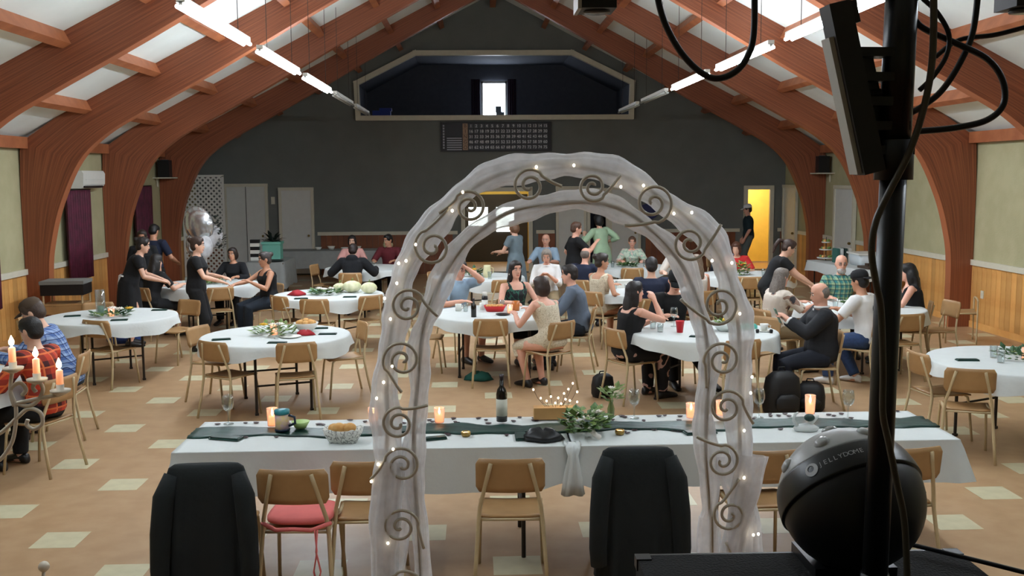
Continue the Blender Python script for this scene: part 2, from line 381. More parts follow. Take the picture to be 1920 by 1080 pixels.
# doors in back and side walls
M_DOOR = mat('grey_white_door_paint', (216, 218, 212), .5, var=.04)
def door(n, x0, x1, z1, y, label, m=M_DOOR, side=None, panels=True, gap=None):
    D = bpy.data.objects.new('door_%d' % n, None); COL.objects.link(D); struct(D, label)
    if side: D.rotation_euler = (0, 0, -side*PI/2); D.location = (y, (x0+x1)/2, 0); x0, x1 = -(x1-x0)/2, (x1-x0)/2; yy = 0
    else: D.location = (0, y, 0); yy = 0
    MB().box(((x0+x1)/2, yy-.02, z1/2), (x1-x0-.14, .05, z1-.08)).build('door_leaf', m, D)
    if gap: MB().box(((x0+x1)/2, yy-.05, z1/2), (.012, .012, z1-.1)).build('meeting_gap', mat('dark_gap', (60, 60, 56), .8), D)
    f = MB()
    for xx in (x0+.035, x1-.035): f.box((xx, yy-.035, z1/2), (.07, .07, z1))
    f.box(((x0+x1)/2, yy-.037, z1-.03), (x1-x0+.01, .078, .075)); f.build('door_frame', M_TRIM if m is M_DOOR else m, D)
    MB().ell((x1-.14, yy-.08, .98), (.03, .035, .03)).build('door_knob', mat('dull_brass', (140, 120, 70), .3, metal=.9), D, True)
    return D
door(1, -6.14, -5.07, 2.26, YB, 'wide grey white double door behind the silver balloons', gap=True)
door(2, -4.81, -3.95, 2.16, YB, 'grey white door behind the potted plant')
door(3, 2.03, 2.80, 2.14, YB, 'grey door behind the man in black shirt')
door(4, 3.36, 4.16, 2.12, YB, 'grey door right of the narrow dark doorway')
door(5, 23.9, 24.95, 2.14, XR-.02, 'white side door by the corner next to the yellow doorway', side=1)
door(6, 20.2, 21.35, 2.16, XR-.02, 'white side door behind the gift table', side=1)
# far glazed doors in the vestibule
VD = bpy.data.objects.new('door_7', None); COL.objects.link(VD); struct(VD, 'dark glazed outer door with two bright panes')
mb = MB().box((.55, 28.36, .95), (1.9, .06, 1.9)); mb.build('door_leaf', mat('dark_door', (44, 40, 36), .6), VD)
for a, b, z0, z1 in ((-.16, .38, 1.02, 1.54), (.62, 1.12, .85, 1.54)):
    MB().box(((a+b)/2, 28.32, (z0+z1)/2), (b-a, .02, z1-z0)).build('pane', emis('daylight_pane2', (240, 252, 248), 4.0), VD)
tag(MB().prism([(4.34+.26*math.cos(t*PI/12), 1.5+.2*math.sin(t*PI/12)) for t in range(24)], YB-.05, YB-.005).build('oval_plaque', mat('navy_plaque', (28, 40, 92), .4)), 'navy blue oval plaque on the back wall', 'plaque')
def point(name, loc, e, c=(1, 1, 1), r=.1):
    l = bpy.data.lights.new(name, 'POINT'); l.energy = e; l.color = c; l.shadow_soft_size = r
    o = bpy.data.objects.new(name, l); COL.objects.link(o); o.location = loc; return o
# ------------------------------------------------------------------ fluorescent rows
M_TUBES = {k: emis('fluorescent_tube_%d' % (k+3), (234, 244, 255), TUBE_POWER*f) for k, f in ((-2, .68), (-1, .68), (0, .95), (1, 1.35), (2, 1.9))}
M_TUBEOFF = mat('unlit_tube', (200, 204, 200), .3)
def fixture(x, y, k, label):
    lit = k in M_TUBES
    F = thing('ceiling_light', label, 'light', (x, y, 3.8), 0, 'fluorescent lights in two rows')
    MB().box((0, 0, .05), (.07, 2.42, .05)).box((0, 0, .02), (.03, 2.42, .03)).build('housing', M_WHITE, F)
    for d in (-.034, .034):
        MB().tube([(d, -1.18, 0), (d, 1.18, 0)], .019, 8).build('tube', M_TUBES[k] if lit else M_TUBEOFF, F, True)
    for d in (-.8, .8): MB().tube([(0, d, .07), (0, d, zc(x)-3.8)], .004, 5).build('hanger_wire', M_DARKMET, F)
    return F
ordn = ['nearest lit', 'second lit', 'third lit', 'first unlit', 'last unlit']
for side, x, y0 in (('left', -2.36, 8.41), ('right', 3.28, 8.1)):
    for k in range(-3, 5):
        y = y0+k*3.02+1.22
        if y > YB: continue
        fixture(x, y, k, ('%s fluorescent tube light of the %s row' % (ordn[k], side)) if k >= 0 else '%s of the %s row fluorescent lights out of view above the stage' % (('first', 'second', 'third')[k+3], side))
# lamps of the yellow corridor and vestibule
for nm, p, e in (('corridor_lamp', (7.2, 26.3, 2.44), 45), ('vestibule_lamp', (.6, 26.8, 2.44), 22)):
    t = thing(nm, 'round ceiling lamp in the yellow %s' % ('corridor' if 'cor' in nm else 'vestibule'), 'lamp', p)
    MB().lathe([(0, -.06), (.09, -.05), (.13, 0), (.13, .05)]).build('lamp_shade', M_WHITE, t, True)
    l = point('bulb', (0, 0, -.15), e, (1, .97, .9)); l.parent = t
# ------------------------------------------------------------------ chairs
M_PLY = mat('tan_moulded_plywood', (176, 138, 92), .45, col2=(164, 126, 82), scale=6)
M_LEG = mat('beige_enamel_tube', (196, 176, 138), .4, var=.05)
def chair_meshes():
    out = {}
    mb = MB(); rg = []
    for i in range(9):
        y = -.19+.38*i/8; dz = -.012*math.sin(PI*i/8) - (.018*((i-6)/2)**2 if i > 6 else 0); w = .185+.012*i/8-(.02 if i in (0, 8) else 0)
        top = [(-w+2*w*k/6, y, .446+dz-.006*math.cos(PI*(k-3)/6)) for k in range(7)]
        rg.append(top+[(p[0], p[1], p[2]-.014) for p in reversed(top)])
    out['seat'] = mb.loft(rg).mesh('seat', True)
    mb = MB(); rg = []
    for i in range(7):
        z = .595+.205*i/6; h = .2-(.02 if i in (0, 6) else 0)
        fr = [(-h+2*h*k/8, -.205-.028*(1-((k-4)/4)**2)-.05*(z-.6)/.2*.6, z) for k in range(9)]
        rg.append(fr+[(p[0], p[1]-.013, p[2]) for p in reversed(fr)])
    out['backrest'] = mb.loft(rg).mesh('backrest', True)
    for s in (-1, 1):
        out['rear%d' % s] = MB().tube([(s*.215, -.27, 0), (s*.2, -.225, .22), (s*.188, -.195, .4), (s*.178, -.2, .5), (s*.13, -.25, .7), (s*.112, -.268, .775)], .0125, 8).mesh('leg', True)
        out['front%d' % s] = MB().tube([(s*.2, .2, 0), (s*.187, .165, .33), (s*.182, .152, .405), (s*.178, .12, .427), (s*.178, 0, .428), (s*.182, -.19, .425)], .0115, 8).mesh('leg', True)
    out['cross'] = MB().tube([(-.182, 0, 0), (.182, 0, 0)], .009, 6).mesh('cross_bar', True)
    for k, m in out.items(): m.materials.append(M_PLY if k in ('seat', 'backrest') else M_LEG)
    return out
CH = chair_meshes(); NCH = [0]
def chair(x, y, h, label, group):
    C = thing('stacking_chair', label, 'chair', (x, y, 0), -math.radians(h), group); NCH[0] += 1
    link('seat', CH['seat'], None, C); link('backrest', CH['backrest'], None, C)
    for s in (-1, 1): link('leg', CH['rear%d' % s], None, C); link('leg', CH['front%d' % s], None, C)
    link('cross_bar', CH['cross'], None, C, (0, .1, .422)); link('cross_bar', CH['cross'], None, C, (0, -.19, .42)); return C
def chair_b(bx, by, h, label, group='empty chairs around the round tables'):
    a = math.radians(h); return chair(bx+.25*math.sin(a), by+.25*math.cos(a), h, label, group)
HT = 'chairs along the near side of the head table'
H1 = chair_b(-1.48, 5.44, -2, 'chair under the black coat at the left end of the head table', HT)
H2 = chair_b(-1.03, 5.46, 3, 'chair with the pink tied cushion at the head table', HT)
H3 = chair_b(-.64, 5.60, 0, 'head table chair partly behind the left leg of the white arch', HT)
H4 = chair_b(.19, 5.60, 2, 'bare tan chair standing alone inside the white arch at head table', HT)
H5 = chair_b(.92, 5.64, 0, 'chair under the black coat in front of the right half of head table', HT)
H6 = chair_b(1.70, 5.68, 0, 'head table chair between the white arch and the round effect light', HT)
H7 = chair_b(2.57, 5.68, -8, 'rightmost head table chair behind the black pole', HT)
for a in ((-4.36, 11.55, 24, 'empty chair in front of the round table with the glass jar'), (-3.80, 13.42, -150, 'empty chair right of the round table with the glass jar'),
          (-4.95, 13.25, 165, 'empty chair behind the round table with the glass jar'), (-5.35, 11.9, 75, 'empty chair left of the round table with the glass jar, behind the blue plaid man'),
          (-2.62, 9.93, 32, 'empty chair at the front left of the round table with the bread bowl'), (-1.76, 9.80, -14, 'empty chair at the front of the round table with the bread bowl'),
          (-1.25, 11.15, -112, 'empty chair at the right of the round table with the bread bowl'), (-3.05, 10.98, 112, 'empty chair at the left of the round table with the bread bowl'),
          (-2.70, 13.75, 42, 'empty chair in front left of the table with white gourds'), (-1.42, 13.70, -40, 'empty chair in front right of the table with white gourds'),
          (-2.15, 13.35, 5, 'empty chair in front of the table with white gourds'), (-3.78, 14.95, -25, 'empty chair in front of the table by the silver balloons'),
           (-3.0, 18.7, 105, 'empty chair at the left of the table of the man in dark red'),
          (.17, 11.28, 2, 'empty chair in front of the round table with the red basket'), (-.85, 12.4, 95, 'empty chair left of the table with the red basket, behind the arch'),
          (2.62, 9.60, -14, 'empty chair in front of the table with the red cup, behind the arch'), (3.3, 11.15, -130, 'empty chair at the far right of the table with the red cup'),
          (4.09, 8.02, 20, 'empty chair in front of the right foreground table'), (4.0, 8.84, 84, 'empty chair at the left of the right foreground table'),
          (6.05, 12.40, -96, 'empty chair right of the table of the bearded man, seen from its side'), (5.0, 11.25, -10, 'empty chair in front of the table of the bearded man, half behind the pole'),
          (4.35, 15.65, 12, 'empty chair in front of the table with the yellow flowers'), (5.15, 16.0, -50, 'empty chair right of the table with the yellow flowers'),
          (2.75, 17.35, 4, 'empty chair in front of the far table of the woman in floral'), (-.60, 15.85, 50, 'empty chair at the left front of the table with the woman in white'),
          (.45, 15.6, -20, 'empty chair in front of the table with the woman in white'), (-.75, 17.1, 110, 'empty chair behind left of the table with the woman in white'),
          (-.5, 18.9, 35, 'empty chair near the back wall seen between the arch hoops')):
    chair_b(*a)
# ------------------------------------------------------------------ round tables
def cloth_mesh(seed, R=.775, drop=.13):
    rnd = random.Random(seed); n = 72; rings = []; ph = [rnd.uniform(0, 6.28) for _ in range(4)]
    for r, z in ((.02, .752), (.4, .752), (R-.02, .752), (R, .748), (R+.008, .738)):
        rings.append([(r*math.cos(2*PI*k/n), r*math.sin(2*PI*k/n), z) for k in range(n)])
    for t in (.35, .7, 1.0):
        rg = []
        for k in range(n):
            a = 2*PI*k/n; wv = .5+.5*math.sin(13*a+ph[0]+1.5*math.sin(3*a+ph[1])); wv2 = math.sin(4*a+ph[2])
            rr = R+.01+t*(.012+.028*wv); rg.append((rr*math.cos(a), rr*math.sin(a), .738-t*(drop+.035*wv2+.012*math.sin(9*a+ph[3]))))
        rings.append(rg)
    vs = [p for r in rings for p in r]; fs = []
    for i in range(len(rings)-1):
        for k in range(n): fs.append((i*n+k, i*n+(k+1) % n, (i+1)*n+(k+1) % n, (i+1)*n+k))
    fs.append(tuple(range(n-1, -1, -1)))
    mb = MB(); mb.v = vs; mb.f = fs; return mb.mesh('tablecloth', True)
def table_meshes():
    top = MB().lathe([(0, .712), (.755, .712), (.76, .716), (.76, .738), (.755, .742), (0, .742)], n=48).mesh('tabletop')
    leg = MB().tube([(0, 0, .0), (0, 0, .712)], .0145, 8).box((0, 0, .012), (.035, .035, .024)).mesh('leg')
    br = MB().tube([(-.28, 0, 0), (.28, 0, 0)], .011, 6).mesh('brace')
    top.materials.append(mat('table_laminate', (110, 96, 80), .5)); leg.materials.append(M_DARKMET); br.materials.append(M_DARKMET); return top, leg, br
TM = table_meshes()
TAB = {}
def round_table(key, x, y, desc, rz):
    t = thing('round_table', 'round folding table %s' % desc, 'table', (x, y, 0), rz, 'round folding tables')
    link('tabletop', TM[0], None, t)
    for sy in (-1, 1): link('brace', TM[2], None, t, (0, sy*.42, .69)); link('brace', TM[2], None, t, (0, sy*.42, .3))
    for sx in (-1, 1):
        for sy in (-1, 1): link('leg', TM[1], None, t, (sx*.28, sy*.42, 0))
    c = link('tablecloth', cloth_mesh(key), M_CLOTH, None, (x, y, 0)); tag(c, 'white cloth on the round table %s' % desc, 'tablecloth', 'white round tablecloths')
    TAB[key] = (x, y)
for a in (('T1', -4.44, 12.27, 'with the tall glass jar', .5), ('T2', -2.12, 10.61, 'with the bread bowl and red napkin', .35), ('T3', -2.09, 14.31, 'with the white gourds', 1.), ('T4', -4.22, 15.95, 'in front of the silver balloons', .2),
          ('T5', -1.97, 18.48, 'where the man in dark red sits', .7), ('T6', .24, 12.14, 'with the red basket and dark bottle', 1.5), ('T7', 2.44, 10.52, 'with the red plastic cup', .9),
          ('T8', 4.80, 12.24, 'where the bearded man sits', .3), ('T9', 4.84, 8.62, 'at the right edge of the picture', .45), ('T10', 4.52, 16.47, 'with yellow flowers near the yellow doorway', .6),
          ('T11', 2.79, 18.2, 'far back where the woman in floral sits', .1), ('T12', 2.45, 14.35, 'behind the man in the navy shirt', .8), ('T13', .04, 16.59, 'behind the woman in white', .4), ('T14', -4.55, 8.35, 'at the left edge of the picture', .2)):
    round_table(*a)
# ------------------------------------------------------------------ head table: two long tables and their cloths
for k, (x0, x1) in enumerate(((-1.86, .58), (.60, 3.03))):
    sd = 'left' if k == 0 else 'right'
    t = thing('folding_table', 'long folding table under the %s cloth of the head table' % sd, 'table', ((x0+x1)/2, 6.42, 0)); hw = (x1-x0)/2-.01
    MB().box((0, 0, .725), (2*hw, .75, .03)).build('tabletop', TM[0].materials[0], t)
    for sx in (-1, 1):
        for sy in (-1, 1): MB().tube([(sx*(hw-.28), sy*.28, 0), (sx*(hw-.28), sy*.28, .71)], .014, 8).build('leg', M_DARKMET, t)
        MB().tube([(sx*(hw-.28), -.28, .25), (sx*(hw-.28), .28, .25)], .01, 6).build('brace', M_DARKMET, t)
    rnd = random.Random(k); W = hw+.012; D = .388; n1, n2 = 44, 14
    def per():
        P = []
        for i in range(n1): P.append((-W+2*W*i/n1, -D, 0, -1))
        for i in range(n2): P.append((W, -D+2*D*i/n2, 1, 0))
        for i in range(n1): P.append((W-2*W*i/n1, D, 0, 1))
        for i in range(n2): P.append((-W, D-2*D*i/n2, -1, 0))
        return P
    P = per(); n = len(P); rings = []
    out_s = 1 if k == 1 else -1
    for t_, z in ((0, .748), (0, .744), (.06, .70), (.16, .60), (.27, .49)):
        rg = []
        for i, (x, y, nx, ny) in enumerate(P):
            q = t_/.27; inner = (nx == -out_s)
            wv = .010*math.sin(i*.9+k)+.008*math.sin(i*.37)
            off = q*(.02+wv) if not inner else q*.002
            if nx == out_s: off += q*.05
            dz = z
            cx = x*out_s
            cut = 0
            if ny == -1 and x*-out_s > W-.14: cut = .10*(1-(W-x*-out_s)/.14)
            if t_ > 0: dz = .744-(t_+.01*math.sin(i*.23+1))*(1-cut/.27*q) if not inner else .744-t_*.6
            corner = abs(abs(x)-W) < .06 and abs(abs(y)-D) < .06
            px, py = x+nx*off, y+ny*off
            if corner and not inner: px += (1 if x > 0 else -1)*q*.03; py += (1 if y > 0 else -1)*q*.03
            rg.append((px, py, dz))
        rings.append(rg)
    rings.insert(0, [(x*.97, y*.97, .749) for x, y, _, _ in P])
    vs = [p for r in rings for p in r]; fs = [tuple(range(n-1, -1, -1))]
    for i in range(len(rings)-1):
        for q in range(n): fs.append((i*n+q, i*n+(q+1) % n, (i+1)*n+(q+1) % n, (i+1)*n+q))
    mb = MB(); mb.v = vs; mb.f = fs
    tag(mb.build('tablecloth', M_CLOTH, None, True, ((x0+x1)/2, 6.42, 0)), 'white cloth hanging over the %s half of the long head table' % sd, 'tablecloth', 'long white tablecloths')
rg = []
for i, (z, y, w, d) in enumerate(((.756, 6.10, .05, .012), (.757, 6.04, .05, .014), (.745, 6.012, .045, .02), (.70, 5.995, .03, .022), (.62, 5.985, .045, .026), (.54, 5.98, .06, .03), (.455, 5.98, .07, .034))):
    rg.append([(.59+w*(1+.12*math.sin(5*a+i))*math.cos(a), y+d*(1+.3*math.sin(7*a+i*.5))*math.sin(a), z+.006*math.sin(3*a)) for a in [2*PI*k/32 for k in range(32)]])
tag(MB().loft(rg).build('gathered_cloth', M_CLOTH, None, True), 'gathered white cloth tail hanging where the two head table cloths meet', 'cloth')
# runner, draped in soft folds
M_GREEN = mat('dark_green_satin', (14, 62, 52), .45, col2=(8, 40, 34), scale=5)
mb = MB(); rg = []; rnd = random.Random(3)
N = 120
for i in range(N+1):
    x = -1.86+4.9*i/N; w = .11+.02*math.sin(i*.33)+.012*math.sin(i*.9); c = 6.47+.03*math.sin(i*.21)
    top = [(x, c-w+2*w*k/8, .752+.007*abs(math.sin(k*1.3+i*.25))+.006*abs(math.sin(i*.5+k))) for k in range(9)]
    rg.append(top+[(p[0], p[1], .7495) for p in reversed(top)])
tag(mb.loft(rg).build('table_runner', M_GREEN, None, True), 'dark green satin runner along the head table', 'runner')
# coats and cushion on the head table chairs
M_COAT = mat('black_green_wool', (15, 22, 23), .9, var=.3, scale=4, bump=.3, bscale=30)
def coat(x, y, rz, label, ph):
    C = thing('black_coat', label, 'coat', (x, y, 0), rz)
    mb = MB(); rg = []; n = 96
    for z, w, d, yo in ((.855, .15, .015, 0), (.852, .19, .03, 0), (.835, .22, .045, -.005), (.78, .242, .06, -.01), (.68, .25, .068, -.02), (.5, .262, .075, -.035), (.3, .272, .085, -.045), (.12, .282, .095, -.05), (.10, .27, .085, -.05)):
        r = []
        for k in range(n):
            a = 2*PI*k/n; f = (.85-z)/.75
            fold = 1+.16*f*math.sin(9*a+ph+z*2)+.09*f*math.sin(16*a+ph*2-z*3)+.05*f*math.sin(23*a)
            ca, sa = math.cos(a), math.sin(a)
            r.append((w*.9*math.copysign(abs(ca)**.7, ca)*(1+.02*math.sin(z*17)), yo+d*math.copysign(abs(sa)**.8, sa)*fold, z))
        rg.append(r)
    mb.loft(rg).build('body', M_COAT, C, True)
    for s in (-1, 1):
        MB().tube([(s*.175, -.03, .80), (s*.215, -.075, .69), (s*.232, -.10, .5), (s*.24, -.115, .3), (s*.235, -.12, .2)], [(.04, .05), (.055, .06), (.052, .06), (.048, .055), (.045, .05)], 12).build('sleeve', M_COAT, C, True)
    return C
coat(-1.485, 5.42, .03, 'black coat hung over the leftmost head table chair', 0.3)
coat(.925, 5.60, -.02, 'black coat hung over the chair inside the right part of the arch', 1.9)
CU = thing('seat_cushion', 'pink seat cushion tied to the second head table chair', 'cushion', (-1.015, 5.70, .456), -.05)
mb = MB(); rg = []
for z, s in ((0, .17), (.012, .19), (.03, .19), (.042, .165)):
    rg.append([(s*math.copysign(abs(math.cos(2*PI*k/28))**.55, math.cos(2*PI*k/28)), s*math.copysign(abs(math.sin(2*PI*k/28))**.55, math.sin(2*PI*k/28)), z) for k in range(28)])
M_PINK = mat('coral_pink_cotton', (226, 116, 112), .85, var=.1)
mb.loft(rg).build('pad', M_PINK, CU, True)
MB().tube([(-.19, -.19, .02), (-.1, -.25, .0), (0, -.265, .01), (.1, -.255, .0), (.2, -.19, .02)], .012, 8).build('tie', M_PINK, CU, True)
for dx, s in ((.12, 1), (.135, -1)):
    MB().tube([(dx, -.255, 0), (dx+.01*s, -.26, -.12), (dx-.012*s, -.255, -.24), (dx+.015*s, -.26, -.36)], [(.013, .004)]*4, 8).build('ribbon', M_PINK, CU, True)
# ------------------------------------------------------------------ small table things
def wine_glass(x, y, z, label, s=1.0, fill=None):
    g = thing('wine_glass', label, 'glass', (x, y, z), 0, 'wine glasses')
    MB().lathe([(0, 0), (.035*s, .001), (.034*s, .004), (.006*s, .009), (.0045*s, .05*s), (.006*s, .085*s), (.03*s, .105*s), (.041*s, .135*s), (.04*s, .165*s), (.033*s, .2*s), (.0318*s, .2*s), (.0385*s, .165*s), (.0392*s, .135*s), (.028*s, .108*s), (0, .095*s)], n=20).build('bowl_and_stem', M_GLASS, g, True)
    return g
def tumbler(x, y, z, label, r=.034, h=.11, m=None):
    g = MB().lathe([(0, 0), (r*.85, 0), (r, h), (r-.003, h), (r*.85-.004, .006), (0, .006)], n=18).build('drinking_glass', m or M_GLASS, None, True, (x, y, z))
    return tag(g, label, 'glass', 'drinking glasses')
M_PINKGL = mat('rose_candle_glass', (246, 206, 190), .2, alpha=.55)
def candle_glass(x, y, z, label, h=.09):
    g = thing('candle_jar', label, 'candle', (x, y, z), 0, 'glowing candles in glasses')
    MB().lathe([(0, 0), (.032, 0), (.037, h), (.034, h), (.030, .004), (0, .004)], n=18).build('jar', M_PINKGL, g, True)
    MB().lathe([(0, .006), (.027, .006), (.028, h*.55), (0, h*.5)], n=14).build('wax', M_WAXGLOW, g, True)
    MB().lathe([(0, h*.55), (.008, h*.68), (.006, h*.82), (0, h*1.0)], n=8).build('flame', M_FLAME, g, True)
    return g
def tealight(x, y, z, label):
    g = thing('tealight', label, 'candle', (x, y, z), 0, 'brass tealight holders')
    MB().lathe([(0, 0), (.026, 0), (.032, .015), (.03, .03), (.026, .03), (.024, .012), (0, .012)], n=16).build('holder', mat('brass', (170, 140, 80), .3, metal=.8), g, True)
    MB().lathe([(0, .013), (.02, .013), (.02, .024), (0, .024)], n=12).build('wax', M_WAXGLOW, g, True); return g
def napkin(x, y, z, rz, label, m=None, s=1.0):
    mb = MB(); mb.box((0, 0, .004), (.19*s, .075*s, .008)); mb.box((.004, .003, .0105), (.18*s, .066*s, .005)); mb.box((0, -.004, .0145), (.17*s, .055*s, .003))
    return tag(mb.build('folded_napkin', m or M_GREEN, None, False, (x, y, z), rz), label, 'napkin', 'folded dark green napkins')
M_LEAF = [mat('leaf_green_%d' % i, c, .6, var=.3, scale=20) for i, c in enumerate(((84, 118, 58), (56, 94, 58), (120, 146, 76)))]
def leaf_clump(n, R, H, seed, size=.05, flat=False):
    rnd = random.Random(seed); mb = MB()
    for i in range(n):
        a = rnd.uniform(0, 6.28); r = R*math.sqrt(rnd.random()) if not flat else R*rnd.uniform(.6, 1.0); z = rnd.uniform(.01, H)
        p = Vector((r*math.cos(a), r*math.sin(a), z)); d = Vector((math.cos(a+rnd.uniform(-.9, .9)), math.sin(a+rnd.uniform(-.9, .9)), rnd.uniform(-.1, .7))).normalized()
        sz = size*rnd.uniform(.7, 1.3); s = d.cross(Vector((0, 0, 1))).normalized()*sz*.3; up = Vector((0, 0, sz*.12))
        mb.add([p, p+d*sz*.5+s+up*0, p+d*sz, p+d*sz*.5-s, p+d*sz*.5+up], [(0, 1, 4), (1, 2, 4), (2, 3, 4), (3, 0, 4), (0, 3, 1), (3, 2, 1)])
    return mb
M_PETAL = mat('white_petal', (238, 232, 222), .7, var=.06, scale=30); M_YPET = mat('yellow_petal', (226, 180, 60), .7)
def flower(g, x, y, z, r, m=None):
    mb = MB()
    for lv, (n, t, rr) in enumerate(((6, .35, 1.0), (5, .8, .75), (4, 1.2, .5))):
        for k in range(n):
            a = 2*PI*k/n+lv*.5; d = Vector((math.cos(a)*math.cos(t), math.sin(a)*math.cos(t), math.sin(t)))
            mb.ell(Vector((x, y, z))+d*r*.5*rr, (r*.5*rr, r*.32*rr, r*.16), Euler((0, -t, a)).to_matrix(), 8, 5)
    return mb.build('flower', m or M_PETAL, g, True)
def centrepiece(key, dx, dy, label, fl=((-.02, .03, .05), (.06, 0, .045)), ym=0, R=.17, candle=True, seed=1, H=.06):
    x, y = TAB[key]; g = thing('wreath_centrepiece', label, 'centrepiece', (x+dx, y+dy, .753), 0, 'leafy table centrepieces')
    leaf_clump(70, R, H, seed, .08).build('foliage', M_LEAF[seed % 3], g); leaf_clump(30, R*1.1, H*.7, seed+9, .07).build('foliage', M_LEAF[(seed+1) % 3], g)
    for q, (a, b, r) in enumerate(fl): flower(g, a, b, H*.8+r*.4, r, M_YPET if q < ym else None)
    if candle:
        MB().lathe([(0, 0), (.035, 0), (.04, .1), (.037, .1), (.032, .005), (0, .005)], n=16).build('candle_glass', M_PINKGL, g, True)
        MB().lathe([(0, .005), (.028, .005), (.028, .05), (0, .048)], n=12).build('wax', M_WAXGLOW, g, True); MB().lathe([(0, .05), (.008, .065), (0, .09)], n=8).build('flame', M_FLAME, g, True)
    return g
centrepiece('T1', .02, -.02, 'leafy wreath with white and yellow flowers beside the glass jar', ((.2, .06, .06), (.0, .03, .07), (.09, .02, .06)), 1, .2, True, 1)
centrepiece('T2', -.02, .02, 'green wreath with yellow flower and white rose by the bread bowl', ((-.12, .05, .05), (.06, .0, .06), (-.02, .03, .05)), 1, .2, True, 2, .09)
centrepiece('T3', -.05, -.02, 'dark wreath with white blossoms before the gourds', ((-.08, 0, .06), (.0, -.04, .05), (.08, .05, .05)), 0, .2, False, 3)
centrepiece('T9', .08, .05, 'round green wreath with a lit candle at the right edge', (), 0, .24, True, 4)
centrepiece('T10', -.12, -.1, 'vase greens with yellow flowers near the yellow doorway', ((0, 0, .05), (.06, .04, .04)), 2, .12, False, 5, .2)
centrepiece('T8', -.05, .1, 'small green centrepiece between the bearded man and the man in white', ((.03, .02, .04),), 0, .12, False, 6)
centrepiece('T13', -.05, .0, 'leafy centrepiece on the table of the woman in white', ((0, 0, .05),), 1, .14, True, 7, .12)
centrepiece('T4', .05, .0, 'small white flower arrangement by the silver balloons', ((0, 0, .06), (.08, .03, .05)), 0, .14, False, 8)
centrepiece('T11', .0, -.05, 'low green centrepiece on the far table of the woman in floral', ((.05, 0, .04),), 0, .16, False, 9)
# table 1
jar = thing('glass_jar', 'tall cylindrical clear glass jar on the left round table', 'jar', (-4.62, 12.45, .753))
MB().lathe([(0, 0), (.055, 0), (.058, .01), (.058, .3), (.054, .3), (.053, .012), (0, .012)], n=22).build('glass', M_GLASS, jar, True); MB().lathe([(0, .014), (.04, .014), (.038, .1), (0, .1)], n=14).build('filling', mat('pale_green_filling', (150, 178, 158), .6), jar, True)
for i, (k, dx, dy, rz, lb) in enumerate((('T1', -.45, -.02, .3, 'left of the glass jar'), ('T1', .25, -.42, .2, 'at the front of the glass jar table'), ('T1', .45, .45, .1, 'at the back right of the glass jar table'), ('T2', -.5, -.3, .3, 'at the front left of the bread bowl table'),
        ('T2', .12, -.55, -.1, 'at the front of the bread bowl table'), ('T2', .55, -.02, 0, 'right of the bread bowl'), ('T2', .4, .4, .1, 'behind the bread bowl'), ('T3', -.3, -.55, .2, 'at the front of the gourd table'), ('T3', .35, -.42, .1, 'at the front right of the gourd table'), ('T9', -.48, .0, -.1, 'left of the wreath on the right foreground table'), ('T7', -.15, -.42, -.4, 'in front of the red cup'))):
    napkin(TAB[k][0]+dx, TAB[k][1]+dy, .753, rz, 'dark green folded napkin '+lb)
bowl = thing('bread_bowl', 'white ceramic bowl of bread rolls on a round table', 'bowl', (-1.83, 10.80, .753))
MB().lathe([(0, 0), (.06, 0), (.11, .05), (.135, .10), (.128, .10), (.1, .052), (.05, .012), (0, .012)], n=24).build('dish', M_WHITE, bowl, True)
M_BREAD = mat('bread_crust', (222, 176, 110), .8, col2=(206, 150, 84), scale=30)
for i in range(7):
    a = i*2.4; r = .03+.012*i if i < 6 else 0; MB().ell((.065*math.cos(a)*(i < 6), .065*math.sin(a)*(i < 6), .1+.02*(i == 6)), (.045, .035, .03), Euler((0, 0, a)).to_matrix()).build('bread_roll', M_BREAD, bowl, True)
def crumple(x, y, z, s, m, name, label, cat, seed=1):
    rnd = random.Random(seed); mb = MB(); rg = []
    for i, (r, zz) in enumerate(((.3, 0), (1, .05), (.9, .3), (.55, .55), (.15, .6))):
        rg.append([(s*r*(1+.25*math.sin(3*a+i+seed)+rnd.uniform(-.08, .08))*math.cos(a), s*r*.7*(1+.2*math.sin(4*a+i)+rnd.uniform(-.08, .08))*math.sin(a), s*zz*(1+.15*math.sin(2*a+seed))) for a in [2*PI*k/20 for k in range(20)]])
    return tag(mb.loft(rg).build(name, m, None, True, (x, y, z)), label, cat)
M_RED = mat('red_cloth', (170, 34, 44), .8, var=.2)
crumple(-1.79, 10.56, .753, .09, M_RED, 'red_napkin', 'crumpled red napkin in front of the bread bowl', 'napkin', 2)
crumple(-2.52, 14.18, .753, .12, M_RED, 'red_napkin', 'crumpled red napkin on the gourd table', 'napkin', 5)
pl = tag(MB().lathe([(0, 0), (.07, 0), (.11, .012), (.11, .016), (.068, .006), (0, .006)], n=24).build('side_plate', M_WHITE, None, True, (-1.93, 10.42, .753)), 'white side plate with crumbs before the bread bowl', 'plate')
wine_glass(-2.06, 10.33, .753, 'wine glass at the front of the bread bowl table', .8)
M_GOURD = mat('white_green_gourd', (232, 228, 196), .6, col2=(210, 212, 164), scale=12)
def gourd(x, y, z, r, h, label):
    g = thing('gourd', label, 'gourd', (x, y, z), 0, 'white gourds'); rg = []
    for i in range(9):
        t = PI*i/8; q = max(math.sin(t), .05)
        rg.append([(r*q*(1+.07*math.cos(8*a))*math.cos(a), r*q*(1+.07*math.cos(8*a))*math.sin(a), h/2-h/2*math.cos(t)) for a in [2*PI*k/40 for k in range(40)]])
    MB().loft(rg).build('flesh', M_GOURD, g, True); MB().tube([(0, 0, h*.95), (.005, 0, h+.02), (.015, .005, h+.035)], [.012, .008, .009], 8).build('stem', M_LEAF[2], g, True)
